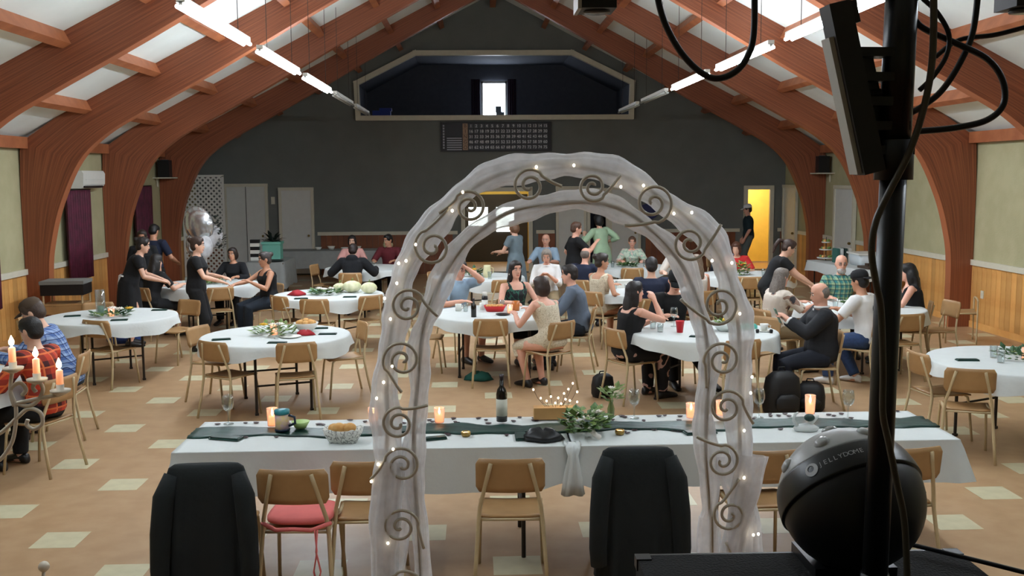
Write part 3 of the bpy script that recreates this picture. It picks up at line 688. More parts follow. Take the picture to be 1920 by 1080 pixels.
gourd(-1.78, 14.5, .753, .13, .17, 'large white gourd in the middle of the gourd table'); gourd(-1.97, 14.58, .753, .09, .13, 'smaller white gourd behind the wreath'); gourd(-1.52, 14.35, .753, .11, .16, 'pale green gourd at the right of the gourd table')
tag(MB().lathe([(0, 0), (.09, 0), (.12, .03), (.115, .03), (.085, .008), (0, .008)], n=20).build('serving_dish', mat('sea_glass', (130, 170, 160), .3), None, True, (-2.3, 14.62, .753)), 'pale teal dish behind the wreath on the gourd table', 'dish')
# table 6
def bottle(x, y, z, label, m, lab=None, h=.3, r=.037):
    b = thing('wine_bottle', label, 'bottle', (x, y, z))
    MB().lathe([(0, 0), (r, 0), (r, h*.58), (r*.8, h*.68), (r*.4, h*.75), (r*.36, h*.97), (0, h*.97)], n=20).build('glass_body', m, b, True)
    MB().lathe([(0, h*.88), (r*.42, h*.88), (r*.42, h), (0, h)], n=14).build('foil_cap', mat('dark_foil', (40, 22, 30), .4), b, True)
    if lab: MB().lathe([(r+.0008, h*.12), (r+.0012, h*.12), (r+.0012, h*.48), (r+.0008, h*.48)], n=24).build('paper_label', lab, b, True)
    return b
M_BOT = mat('dark_bottle_glass', (20, 18, 14), .12); M_LABEL = mat('cream_label', (206, 206, 190), .7)
bottle(-.02, 11.78, .753, 'small dark bottle on the red basket table', M_BOT, None, .22, .032)
bk = thing('red_basket', 'red plastic basket with paper on the round table', 'basket', (.24, 12.28, .753))
MB().loft([[(s*.8*math.copysign(abs(math.cos(a))**.5, math.cos(a)), s*.6*math.copysign(abs(math.sin(a))**.5, math.sin(a)), z) for a in [2*PI*k/28 for k in range(28)]] for s, z in ((.13, 0), (.17, .07), (.165, .07), (.125, .008))]).build('tray', mat('red_plastic', (190, 36, 40), .4), bk, True)
for i in range(5): MB().ell((-.08+.04*i, .02*math.sin(i*2), .06), (.035, .03, .025)).build('bread_roll', M_BREAD, bk, True)
candle_glass(.42, 12.1, .753, 'candle glass by the red basket', .1)
tag(MB().lathe([(0, 0), (.045, 0), (.05, .12), (.045, .12), (.04, .01), (0, .01)], n=18).build('amber_cup', mat('amber_drink', (190, 110, 50), .3), None, True, (.5, 12.3, .753)), 'amber drink behind the candle on the red basket table', 'glass')
for i, (dx, dy, lb) in enumerate(((-.36, .12, 'far left of the red basket'), (-.26, -.1, 'left of the dark bottle'), (.45, -.25, 'before the woman in the lace dress'), (.1, .45, 'before the woman with earrings'))): tumbler(.24+dx, 12.14+dy, .753, 'water glass '+lb, .033, .1)
for i, (dx, dy, lb) in enumerate(((-.45, .2, 'white mug before the man in light blue'), (-.15, .3, 'white mug behind the red basket'))):
    t = thing('coffee_mug', lb, 'mug', (.24+dx, 12.14+dy, .753)); MB().lathe([(0, 0), (.035, 0), (.04, .085), (.036, .085), (.032, .006), (0, .006)], n=18).build('cup', M_WHITE, t, True)
    MB().tube([(.038, 0, .07), (.062, 0, .06), (.06, 0, .03), (.036, 0, .02)], .005, 6).build('handle', M_WHITE, t, True)
tag(MB().lathe([(0, 0), (.06, 0), (.09, .012), (.088, .016), (.058, .006), (0, .006)], n=20).build('black_saucer', M_BLACK, None, True, (.33, 11.92, .753)), 'small black dish in front of the red basket', 'dish')
# table 7
tag(MB().lathe([(0, 0), (.032, 0), (.046, .12), (.048, .12), (.048, .124), (.043, .124), (.03, .005), (0, .005)], n=20).build('party_cup', mat('solo_red', (206, 30, 42), .35), None, True, (2.16, 10.42, .753)), 'red plastic party cup on the front round table', 'cup')
for dx, dy, s, lb in ((-.42, .28, 1, 'tall goblet left'), (-.26, .32, 1.05, 'tall goblet right'),): wine_glass(2.44+dx, 10.52+dy, .753, lb+' behind the red cup', s)
for dx, dy, lb in ((-.52, .16, 'left of the goblets'), (-.48, -.05, 'at the left rim of the red cup table'), (.02, .3, 'beside the man in black')): tumbler(2.44+dx, 10.52+dy, .753, 'short water glass '+lb, .036, .09)
sb = thing('salad_bowl', 'clear bowl with salad behind the arch on the red cup table', 'bowl', (2.66, 10.5, .753)); MB().lathe([(0, 0), (.07, 0), (.13, .06), (.14, .1), (.135, .1), (.12, .06), (.06, .01), (0, .01)], n=24).build('dish', mat('frosted_bowl', (224, 230, 226), .2), sb, True); leaf_clump(60, .1, .05, 22, .06).build('salad', M_LEAF[2], sb, False, (0, 0, .06))
MB().ell((.03, .02, .11), (.06, .05, .03)).build('lemon_slice', M_YPET, sb, True)
bottle(2.95, 10.75, .753, 'slim black bottle at the right of the salad bowl', M_BLACK, None, .27, .03)
cm = thing('coffee_cup', 'white coffee cup on a saucer at the right rim of the red cup table', 'cup', (3.06, 10.42, .753)); MB().lathe([(0, 0), (.075, .004), (.08, .012), (.03, .008), (0, .008)], n=22).build('saucer', M_WHITE, cm, True); MB().lathe([(0, .012), (.03, .012), (.046, .08), (.043, .08), (.027, .018), (0, .018)], n=20).build('cup', M_WHITE, cm, True); MB().tube([(.044, 0, .07), (.07, 0, .06), (.066, 0, .035), (.04, 0, .03)], .005, 6).build('handle', M_WHITE, cm, True)
for i, (dx, dy) in enumerate(((.52, -.2), (.66, -.22))): tag(MB().lathe([(0, 0), (.016, 0), (.02, .03), (.012, .04), (0, .04)], n=12).build('salt_shaker', M_BLACK, None, True, (2.44+dx, 10.52+dy, .753)), 'small dark %s shaker before the coffee cup' % ('left', 'right')[i], 'shaker', 'dark shakers')
tag(MB().box((0, 0, .02), (.16, .09, .04)).box((0, 0, .045), (.14, .07, .012)).build('tissue_pack', mat('teal_pack', (96, 186, 172), .6), None, False, (2.95, 10.62, .753), .3), 'teal packet beside the slim black bottle', 'packet')
tumbler(4.6, 8.5, .753, 'clear glass on the right foreground table', .035, .11); tumbler(4.66, 8.74, .753, 'clear glass behind the first on the right foreground table', .034, .11)
# table 8, 10, 11, 12, 13, 5 simple wares
wares = (('T8', -.35, -.1, 'before the woman in the patterned blouse'), ('T8', .1, .35, 'before the bearded man'), ('T8', .2, -.3, 'before the man in white'), ('T11', -.3, -.2, 'left on the far floral woman table'), ('T11', .3, -.1, 'right on the far floral woman table'), ('T12', -.4, .2, 'left on the table behind the navy shirt'), ('T12', -.3, -.3, 'front on the table behind the navy shirt'), ('T13', .2, -.4, 'front on the table of the woman in white'), ('T13', -.35, -.3, 'left front on the table of the woman in white'), ('T5', .1, -.1, 'on the table of the man in dark red'), ('T10', .2, -.3, 'on the yellow flower table'), ('T4', .3, -.2, 'right front by the silver balloons'), ('T4', -.3, -.1, 'left front by the silver balloons'))
for k, dx, dy, lb in wares: tumbler(TAB[k][0]+dx, TAB[k][1]+dy, .753, 'clear glass '+lb, .035, .12)
pit = thing('water_pitcher', 'cream pitcher on the table of the woman in white', 'pitcher', (.2, 16.45, .753)); MB().lathe([(0, 0), (.06, 0), (.07, .08), (.055, .17), (.06, .2), (.055, .2), (.05, .17), (0, .15)], n=20).build('jug', mat('cream_jug', (222, 214, 170), .4), pit, True); MB().tube([(.055, 0, .17), (.1, 0, .15), (.1, 0, .08), (.066, 0, .06)], .008, 6).build('handle', mat('cream_jug', (222, 214, 170)), pit, True)
bx = tag(MB().box((0, 0, .05), (.3, .2, .1)).box((0, 0, .105), (.31, .21, .012)).build('white_box', M_WHITE, None, False, (2.2, 14.75, .753), .2), 'white lidded box on the table behind the navy shirt', 'box')
# napkin dispenser, case with cups on table 6
ds = thing('black_flask', 'black and white flask behind the red basket', 'flask', (.12, 12.62, .753)); MB().lathe([(0, 0), (.04, 0), (.04, .1), (0, .1)], n=16).build('base', M_WHITE, ds, True); MB().lathe([(0, .1), (.04, .1), (.036, .15), (0, .15)], n=16).build('collar', M_BLACK, ds, True); MB().lathe([(0, .15), (.032, .15), (.03, .2), (0, .2)], n=16).build('lid', M_WHITE, ds, True)
# ------------------------------------------------------------------ head table things
Z = .7585
for x, y, lb in ((-1.68, 6.72, 'at the left end of the head table'), (1.08, 6.70, 'beside the flower vase inside the arch'), (1.93, 6.66, 'just right of the arch on the head table'), (2.52, 6.58, 'at the right end of the head table')): wine_glass(x, y, Z-.006, 'empty wine glass '+lb)
for x, y, lb, h in ((-1.36, 6.60, 'beside the teal mug', .12), (-.70, 6.70, 'left of the arch', .09), (-.25, 6.62, 'left inside the arch', .1), (1.46, 6.64, 'right inside the arch', .1), (1.68, 6.70, 'between the hoops of the arch', .1), (2.30, 6.70, 'at the right half of the head table', .13)): candle_glass(x, y, Z+.008, 'lit pink candle '+lb, h)
mg = thing('travel_mug', 'pink travel mug with teal lid on the head table', 'mug', (-1.27, 6.47, Z+.01)); MB().lathe([(0, 0), (.045, 0), (.047, .11), (0, .11)], n=20).build('body', mat('pink_mug', (206, 170, 186), .4, col2=(214, 190, 120), scale=20), mg, True); MB().lathe([(0, .11), (.05, .11), (.05, .135), (.02, .142), (0, .142)], n=20).build('lid', mat('teal_lid', (40, 130, 140), .4), mg, True)
MB().tube([(.046, -.01, .1), (.085, -.02, .09), (.088, -.02, .05), (.047, -.01, .03)], .009, 8).build('handle', mat('dark_handle', (20, 40, 60), .4), mg, True); MB().lathe([(0, -.001), (.05, -.001), (.05, .012), (0, .012)], n=20).build('foot', mat('dark_handle', (20, 40, 60)), mg, True)
tag(MB().lathe([(0, 0), (.035, 0), (.06, .045), (.055, .045), (.03, .008), (0, .008)], n=20).build('lime_bowl', mat('lime_glaze', (176, 206, 130), .4), None, True, (-1.16, 6.52, Z+.01)), 'small lime green bowl beside the travel mug', 'bowl')
ba = thing('bread_basket', 'pale wire basket lined with paper holding bread', 'basket', (-.84, 6.22, Z-.004), -.1)
MB().loft([[(s*math.copysign(abs(math.cos(a))**.45, math.cos(a)), s*.62*math.copysign(abs(math.sin(a))**.45, math.sin(a)), z+.006*math.sin(9*a)) for a in [2*PI*k/48 for k in range(48)]] for s, z in ((.085, 0), (.115, .05), (.125, .085), (.118, .085), (.08, .01))]).build('basket', blotch('paper_print', [(220, 222, 216), (150, 152, 148), (226, 228, 222)], 40), ba, True)
for i in range(4): MB().ell((-.06+.035*i, .01*(-1)**i, .08+.01*(i % 2)), (.04, .035, .03)).build('bread_roll', M_BREAD, ba, True)
bottle(.17, 6.62, Z+.01, 'dark wine bottle with pale label on the head table', M_BOT, M_LABEL, .32, .037)
wb = thing('string_light_box', 'wooden box with bare twigs of string lights on the head table', 'box', (.54, 6.72, Z)); MB().box((0, 0, .04), (.30, .09, .08)).build('wooden_box', mat('honey_wood', (196, 150, 92), .5, var=.15), wb)
rnd = random.Random(11)
for i, (dx, dz) in enumerate(((-.15, .20), (-.1, .14), (-.06, .12), (-.03, .15), (.02, .14), (.06, .17), (.09, .20), (.12, .24), (.15, .18), (.07, .13), (.1, .12), (.15, .11), (0, .105), (.04, .1))):
    MB().tube([(dx*.4, .0, .07), (dx*.8, rnd.uniform(-.03, .03), dz*.7), (dx, rnd.uniform(-.04, .04), dz)], .0015, 5).build('twig', M_DARKMET, wb)
    MB().ell((dx, 0, dz), (.0065, .0065, .008), None, 8, 5).build('bulb', emis('warm_bulb', (255, 226, 180), 9), wb, True)
bq = thing('bouquet', 'bouquet of green leaves and white buds lying on the head table', 'bouquet', (.70, 6.33, Z))
leaf_clump(90, .13, .12, 31, .085).build('foliage', M_LEAF[0], bq); leaf_clump(50, .12, .13, 33, .08).build('foliage', M_LEAF[2], bq)
for a, b, c in ((.02, -.08, .1), (-.07, .03, .11), (.08, .02, .12), (-.1, -.05, .08)): flower(bq, a, b, c, .04)
MB().tube([(.02, -.1, .05), (.05, -.15, .02), (.07, -.19, .015)], [.02, .016, .018], 8).build('wrapped_stem', M_PETAL, bq, True)
crumple(.42, 6.18, Z-.006, .12, mat('black_satin', (16, 18, 22), .4), 'black_clutch', 'black satin clutch beside the bouquet', 'bag', 8)
fv = thing('flower_vase', 'small vase of green sprigs on the head table inside the arch', 'vase', (.92, 6.70, Z+.004)); MB().lathe([(0, 0), (.022, 0), (.025, .06), (.014, .1), (.018, .12), (.015, .12), (0, .1)], n=16).build('vase_glass', mat('amber_vase', (120, 132, 80), .2), fv, True); leaf_clump(40, .06, .1, 41, .06).build('foliage', M_LEAF[2], fv, False, (0, 0, .1)); flower(fv, .0, 0, .2, .03)
for x, y, rz, lb, s in ((-.27, 6.24, .3, 'lying left inside the arch'), (.28, 6.27, 1.57, 'hanging over the front edge in the middle'), (1.42, 6.28, .15, 'right inside the arch'), (-1.62, 6.36, -.3, 'at the left end')) and [(-.27, 6.24, .3, 'lying left inside the arch', .8), (.28, 6.25, 1.57, 'laid across the middle of the head table', .95), (1.44, 6.28, .15, 'right inside the arch', 1.1), (-1.60, 6.33, -.3, 'at the left end', 1.1)]: napkin(x, y, Z-.006, rz, 'head table dark green napkin '+lb, None, s)
tealight(-.07, 6.30, Z-.006, 'brass tealight left of the middle napkin'); tealight(.92, 6.28, Z-.006, 'brass tealight right of the bouquet')
sw = thing('swan_napkin', 'white napkin folded as a swan on the head table', 'napkin', (2.14, 6.30, Z-.006)); MB().loft([[(s*math.cos(a), s*.6*math.sin(a), z) for a in [2*PI*k/18 for k in range(18)]] for s, z in ((.075, 0), (.085, .02), (.05, .04), (.01, .05))]).build('body', M_CLOTH, sw, True); MB().tube([(-.06, 0, .03), (-.085, 0, .07), (-.075, 0, .11), (-.055, 0, .12)], [.014, .011, .01, .006], 8).build('neck', M_CLOTH, sw, True)
MB().ell((.02, 0, .085), (.035, .03, .025)).build('dark_bow', M_GREEN, sw, True); MB().tube([(.02, 0, .04), (.06, .0, .08), (.08, 0, .1)], [.02, .014, .006], 8).build('tail', M_CLOTH, sw, True)
pet = []
for i in range(3):
    mb = MB(); mb.lathe([(.003, .0), (.014, .002), (.018, .006), (.012, .004), (.002, .003)], n=9); me = mb.mesh('petal', True); me.materials.append(mat('dark_rose_petal', (52, 18, 26), .6, var=.3)); pet.append(me)
rnd = random.Random(5)
for i in range(90):
    x = rnd.uniform(-1.8, 2.95); y = rnd.choice((rnd.uniform(6.6, 6.78), rnd.uniform(6.62, 6.78), rnd.uniform(6.3, 6.38)))
    o = link('petal', pet[i % 3], None, None, (x, y, .752 if y > 6.6 or y < 6.4 else .77)); o.rotation_euler = (0, 0, rnd.uniform(0, 6)); o.scale = (rnd.uniform(.8, 1.4), rnd.uniform(.7, 1.1), 1)
    tag(o, 'dark rose petal strewn on the white head table cloth', 'petal', 'rose petals on the head table')
# ------------------------------------------------------------------ white arch with tulle
AR = thing('wedding_arch', 'white scrolled metal wedding arch wrapped in tulle and fairy lights', 'arch', (.33, 3.70, 0))
OUT = [(-.345, 0), (-.345, .5), (-.346, 1.0), (-.345, 1.27), (-.335, 1.48), (-.333, 1.68), (-.312, 1.84), (-.279, 1.96), (-.237, 2.1), (-.156, 2.237), (-.037, 2.343), (.101, 2.42), (.277, 2.456), (.434, 2.437), (.592, 2.387), (.732, 2.298), (.853, 2.188), (.935, 2.068), (.974, 1.947), (.99, 1.825), (.999, 1.662), (1.0, 1.456), (1.01, 1.247), (1.02, 1.035), (1.02, .5), (1.02, 0)]
INN = [(-.2, 0), (-.21, .5), (-.225, 1.06), (-.235, 1.27), (-.235, 1.476), (-.214, 1.679), (-.202, 1.8), (-.181, 1.9), (-.12, 2.039), (-.019, 2.176), (.119, 2.273), (.257, 2.302), (.415, 2.312), (.554, 2.28), (.673, 2.19), (.775, 2.069), (.837, 1.928), (.869, 1.786), (.877, 1.664), (.873, 1.499), (.872, 1.354), (.89, 1.143), (.9, 1.037), (.9, .5), (.9, 0)]
def spl(P, k=8):
    q = []
    for i in range(len(P)-1):
        a = P[max(i-1, 0)]; b = P[i]; c = P[i+1]; d = P[min(i+2, len(P)-1)]
        for s in range(k):
            t = s/k; q.append(tuple(.5*(2*b[j]+(c[j]-a[j])*t+(2*a[j]-5*b[j]+4*c[j]-d[j])*t*t+(3*b[j]-a[j]-3*c[j]+d[j])*t**3) for j in range(len(b))))
    return q+[P[-1]]
M_IRON = mat('cream_wrought_iron', (186, 178, 160), .45, var=.1)
O2, I2 = spl(OUT), spl(INN)
for nm, P in (('outer_hoop', O2), ('inner_hoop', I2)): MB().tube([(x-.33, 0, z) for x, z in P], .008, 8).build(nm, M_IRON, AR, True)
TUL = tulle_mat('white_tulle', .66, (248, 248, 250))
def swath(P, wd, ph, name, mt, y0=0):
    mb = MB(); rg = []; n = 40
    for i, (x, z) in enumerate(P):
        a = P[max(i-1, 0)]; b = P[min(i+1, len(P)-1)]; d = Vector((b[0]-a[0], 0, b[1]-a[1])).normalized(); nr = Vector((-d.z, 0, d.x))
        tw = wd*(1+.16*math.sin(i*.33+ph)+.06*math.sin(i*1.1+ph*2)); of = .010*math.sin(i*.27+ph*1.7)
        r = []
        for k in range(n):
            t = 2*PI*k/n; ru = 1+.12*math.sin(9*t+i*.12+ph)+.07*math.sin(4*t-i*.2)
            r.append(Vector((x-.33, y0, z))+nr*(of+tw*math.cos(t)*ru)+Vector((0, 1, 0))*(.02*math.sin(t)*ru))
        rg.append(r)
    return mb.loft(rg, cap=False).build(name, mt, AR, True)
swath(O2[10:-8], .045, .4, 'tulle_swag', TUL); swath(I2[8:-8], .037, 2.1, 'tulle_swag', TUL, .01)
def sub(P, a, b): return P[a:b]
for cx, cz, r, st, hand in ((-.153, 2.154, .063, 2.2, 1), (-.249, 1.937, .058, .6, 1), (-.273, 1.737, .066, 3.6, -1), (-.291, 1.497, .056, 1.5, 1), (-.281, 1.337, .064, 2.6, -1), (-.291, 1.1, .064, .2, 1), (-.275, .86, .062, 2., -1), (-.27, .6, .062, 1., 1), (-.27, .35, .062, 3., -1),
        (-.018, 2.298, .055, 2.4, -1), (.202, 2.374, .056, .9, 1), (.435, 2.369, .048, 5.4, -1), (.656, 2.308, .068, 5.0, 1), (.794, 2.159, .058, 5.6, -1), (.907, 1.927, .068, 4.2, 1), (.921, 1.72, .064, 3.2, -1), (.94, 1.539, .062, .4, 1), (.927, 1.332, .058, 1.4, -1), (.961, 1.121, .058, 2.4, 1), (.95, .86, .062, .5, -1), (.95, .6, .062, 2., 1), (.95, .35, .062, 3., -1)):
    pts = []
    for k in range(46):
        t = k/45; a = st+hand*t*2*PI*1.75; q = r*(1-t)**.8+.006; pts.append((cx-.33+q*math.cos(a), 0, cz+q*math.sin(a)))
    a = st; tail = []
    for k in range(1, 9): t = k/8; tail.insert(0, (cx-.33+r*(1+.0*t)*math.cos(a)+hand*math.sin(a)*r*1.9*t, 0, cz+r*math.sin(a)-hand*math.cos(a)*r*1.9*t+.02*t*t))
    MB().tube([(a_, -.034, c_) for a_, b_, c_ in tail+pts], .006, 8).build('scroll', M_IRON, AR, True)
fairy = [(.364, 2.447), (.227, 2.442), (-.041, 2.353), (-.08, 2.286), (-.215, 2.164), (-.278, 2.096), (-.286, 2.023), (-.251, 2.105), (-.332, 1.968), (-.312, 1.891), (-.309, 1.715), (-.342, 1.655), (-.369, 1.595), (.536, 2.368), (.619, 2.372), (.798, 2.272), (.732, 2.269), (.876, 2.094), (.95, 2.085), (.983, 1.895), (1.03, 1.594), (1.034, 1.655), (1.008, 1.45), (1.011, 1.267), (1.051, 1.042), (1.07, 1.045), (-.312, 1.401), (-.369, 1.344), (-.396, 1.279), (-.339, 1.039)]
fm = MB().ell((0, 0, 0), (.005, .005, .006), None, 8, 5).mesh('fairy_light', True); fm.materials.append(emis('fairy_bulb', (255, 236, 205), 6))
for x, z in fairy: link('fairy_light', fm, None, AR, (x-.33, -.038, z))
for x in (-.33, 1.0):   # tails of tulle falling to the floor
    for k in range(2):
        P = [(x+.02*k+.035*math.sin(z*5+k*2+x)-.02*k, z) for z in (1.35, 1.1, .8, .5, .2, .02)]
        swath(spl(P), .05+.015*k, k*1.3+x, 'tulle_tail', TUL, .03*k-.02)
# ------------------------------------------------------------------ candelabra in the left foreground
CB = thing('candelabra', 'white scrolled standing candelabra with lit candles in the left foreground', 'candelabra', (-1.78, 3.6, 0)); cbx = -1.78
M_WI = mat('white_wrought_iron', (214, 204, 184), .45, var=.08)
MB().lathe([(0, 0), (.16, 0), (.16, .015), (.03, .03), (.014, .06), (.014, 1.5), (.02, 1.52), (.012, 1.56), (0, 1.57)], n=16).build('stand', M_WI, CB, True)
for s in (1, -1):
    arms = [[(0, 1.50), (.06, 1.50), (.13, 1.56), (.17, 1.59), (.21, 1.575), (.215, 1.535), (.185, 1.515), (.16, 1.53), (.165, 1.55)],
            [(0, 1.42), (.05, 1.40), (.1, 1.46), (.12, 1.53), (.125, 1.60), (.11, 1.66), (.145, 1.685), (.165, 1.66), (.15, 1.64)],
            [(.125, 1.61), (.2, 1.625), (.286, 1.64)], [(.125, 1.61), (.17, 1.6), (.205, 1.62), (.225, 1.66), (.21, 1.69), (.19, 1.67), (.2, 1.65)],
            [(.12, 1.60), (.11, 1.65), (.115, 1.70), (.124, 1.735)], [(0, 1.56), (-.0, 1.62), (.03, 1.66), (.06, 1.64), (.05, 1.61)]]
    for A in arms: MB().tube([(s*x, 0, z) for x, z in spl(A, 6)], .0075, 8).build('scroll_arm', M_WI, CB, True)
    for x, z in ((.124, 1.732), (.206, 1.69), (.286, 1.648)):
        MB().lathe([(0, 0), (.012, .0), (.034, .012), (.036, .02), (.013, .018), (.014, .04), (0, .04)], n=18).build('drip_cup', M_WI, CB, True, (s*x, 0, z-.01))
        MB().lathe([(0, .025), (.0125, .025), (.012, .08), (.004, .085), (0, .085)], n=12).build('candle', mat('glowing_candle', (250, 222, 196), .5, emit=(255, 150, 90), estr=.5), CB, True, (s*x, 0, z))
        MB().lathe([(0, .085), (.009, .095), (.0095, .105), (.004, .118), (0, .126)], n=10).build('flame', emis('bright_flame', (255, 232, 190), 20), CB, True, (s*x, 0, z))
MB().ell((.19, 0, 1.0), (.02, .02, .02)).build('finial', M_WI, CB, True); MB().tube([(0, 0, .85), (.1, 0, .86), (.18, 0, .92), (.19, 0, .99)], .007, 8).build('scroll_arm', M_WI, CB, True)
# ------------------------------------------------------------------ stage gear, right foreground
PB = thing('subwoofer', 'black carpeted loudspeaker box under the round effect light', 'speaker', (.53, 1.28, .9), -.01)
MB().box((0, 0, .44), (.54, .64, .88)).build('cabinet', mat('black_carpet', (13, 13, 14), .95, bump=.5, bscale=200), PB)
for sx in (-1, 1):
    for sy in (-1, 1): MB().box((sx*.26, sy*.31, .872), (.025, .025, .02)).build('corner_cap', M_BLACK, PB)
MB().tube([(-.25, .322, .875), (.25, .322, .875)], .006, 6).build('edge_trim', M_BLACKM, PB)
PB2 = thing('equipment_case', 'black case with metal clip at the right bottom corner', 'case', (1.14, 1.28, .9), -.28)
MB().box((0, 0, .425), (.45, .5, .85)).build('shell', M_BLACK, PB2); MB().box((-.08, .2, .86), (.05, .03, .015)).build('metal_clip', mat('steel', (170, 172, 176), .3, metal=.9), PB2); MB().tube([(-.22, .24, .857), (.22, .24, .857)], .006, 6).build('edge_trim', M_BLACKM, PB2)
PO = thing('lighting_stand', 'black lighting stand pole with crossbar in the right foreground', 'stand', (.58, 1.38, 1.784))
MB().tube([(-.005, 0, 0), (-.002, 0, .3), (.003, 0, .711)], .018, 16).build('lower_tube', M_BLACKM, PO, True); MB().tube([(.002, 0, .656), (.006, 0, .925)], .0216, 16).build('upper_tube', M_BLACKM, PO, True)
MB().box((0, 0, .89), (.92, .032, .041)).build('crossbar', M_BLACKM, PO); MB().tube([(.002, 0, .617), (.002, 0, .672)], .026, 16).build('collar', M_BLACK, PO, True); MB().lathe([(0, 0), (.032, 0), (.032, .012), (.022, .02), (.02, .05), (0, .05)], n=20).build('foot_plate', M_BLACKM, PO, True, (-.005, 0, -.0))
MB().tube([(-.02, 0, .735), (-.05, 0, .73)], .008, 6).build('clamp_knob', M_BLACK, PO)
BARM = thing('led_light_bar', 'slanted black light bar with cooling fins beside the pole', 'light', (.515, 1.38, 2.524)); BARM.rotation_euler = (0, -math.radians(13.8), 0)
MB().box((.006, .0, 0), (.03, .04, .235)).build('housing', mat('charcoal_metal', (34, 35, 38), .5), BARM); MB().box((-.012, .004, -.02), (.007, .03, .19)).build('lens_strip', mat('pale_lens', (196, 196, 188), .4), BARM)
for i in range(5): MB().box((.042, .0, -.095+.034*i), (.05, .035, .012), ry=.25).build('fin', M_BLACKM, BARM)
MB().box((.03, .02, -.03), (.03, .03, .15)).build('driver_box', M_BLACK, BARM); MB().box((.02, 0, .1), (.018, .035, .03)).build('bracket', M_BLACKM, BARM)
pb = thing('par_can', 'small black light hanging from the left end of the crossbar', 'light', (.168, 1.38, 2.677)); MB().box((0, 0, -.022), (.046, .06, .05)).build('housing', M_BLACK, pb); MB().box((-.026, 0, -.02), (.005, .06, .056)).build('bracket', mat('pale_lens', (196, 196, 188)), pb); MB().lathe([(0, -.05), (.018, -.05), (.018, -.046), (0, -.046)], n=14).build('lens', mat('grey_lens', (90, 92, 96), .2), pb, True)
pb = thing('par_can', 'small black light hanging from the right end of the crossbar', 'light', (.754, 1.38, 2.677)); MB().box((0, 0, -.022), (.05, .06, .046)).build('housing', M_BLACK, pb); MB().lathe([(0, -.05), (.018, -.05), (.018, -.046), (0, -.046)], n=14).build('lens', mat('grey_lens', (90, 92, 96)), pb, True)
CAB = [([(.262, 2.70), (.262, 2.668), (.273, 2.627), (.296, 2.586), (.323, 2.558), (.347, 2.547), (.373, 2.554), (.392, 2.575), (.402, 2.612), (.401, 2.70)], 1.45, .0045, 'black cable drooping in a loop from the crossbar', M_BLACK),
       ([(.645, 2.63), (.66, 2.618), (.704, 2.599), (.753, 2.576), (.778, 2.545), (.781, 2.51), (.757, 2.487), (.709, 2.476), (.65, 2.471)], 1.47, .0045, 'thick black cable looping out right of the pole', M_BLACK),
       ([(.652, 2.70), (.656, 2.61), (.654, 2.55), (.643, 2.49), (.626, 2.437), (.6, 2.383), (.582, 2.341), (.577, 2.298), (.585, 2.251), (.594, 2.211), (.60, 2.12), (.602, 2.057), (.612, 2.013), (.627, 1.949), (.640, 1.893), (.647, 1.819), (.65, 1.77)], 1.435, .005, 'brown grey cable running down along the pole', mat('grey_brown_cable', (74, 68, 56), .4)),
       ([(.742, 2.70), (.736, 2.62), (.72, 2.575), (.694, 2.533), (.667, 2.51), (.644, 2.497)], 1.48, .0045, 'black cable curving from the top down to the pole', M_BLACK),
       ([(.69, 2.582), (.726, 2.607), (.783, 2.615), (.86, 2.635)], 1.5, .0035, 'thin black cable running off to the right', M_BLACK),
       ([(.65, 2.66), (.672, 2.64), (.69, 2.61), (.688, 2.58), (.67, 2.55), (.65, 2.53)], 1.46, .0035, 'short black cable loop close to the pole top', M_BLACK)]
def cable_pts(P, y):
    q = []
    for x, z in spl(P, 8):
        k = .935; q.append((x*k, y*k, CAM_H+(z-CAM_H)*k))
    return q
for P, y, r, lb, m in CAB: tag(MB().tube(cable_pts(P, y), r, 8).build('cable', m, None, True), lb, 'cable', 'stage cables')
for i, P in enumerate(([(.40, 1.30), (.45, 1.36), (.51, 1.385), (.56, 1.36), (.58, 1.30)], [(.36, 1.28), (.42, 1.34), (.48, 1.37), (.54, 1.37)], [(.5, 1.25), (.53, 1.32), (.54, 1.37)], [(.72, 1.60), (.80, 1.52), (.90, 1.42), (1.0, 1.36)])):
    tag(MB().tube([(x, y, 1.786+.006+.012*math.sin(k*.8)*(i < 3)) for k, (x, y) in enumerate(spl(P, 6))], .004, 8).build('cable', M_BLACK, None, True), ('thick black cable on the loudspeaker box, ' + ('front coil', 'left coil', 'straight piece', 'right edge piece')[i]), 'cable', 'stage cables')
# round effect light
JD = thing('effect_light', 'round black dome effect light with grey lens cap', 'light', (.592, 1.52, 1.897))
ax = Vector((-.17, .72, .67)).normalized(); e1 = Vector((1, 0, 0)) - ax*ax.x; e1.normalize(); e2 = ax.cross(e1)
def sph(R, t0, t1, name, m, n=64, mm=14, p0=0, p1=2*PI):
    mb = MB(); rg = []
    for i in range(mm+1):
        t = t0+(t1-t0)*i/mm; rg.append([ax*(R*math.cos(t))+(e1*math.cos(p0+(p1-p0)*k/n)+e2*math.sin(p0+(p1-p0)*k/n))*(R*math.sin(t)) for k in range(n)])
    return mb.loft(rg).build(name, m, JD, True)
sph(.113, .02, 1.2, 'lens_dome', mat('smoky_dome', (184, 186, 186), .35, var=.08)); sph(.1145, 1.17, 1.58, 'band', mat('satin_black_band', (30, 32, 34), .35)); sph(.111, 1.52, 3.05, 'housing', M_BLACK)
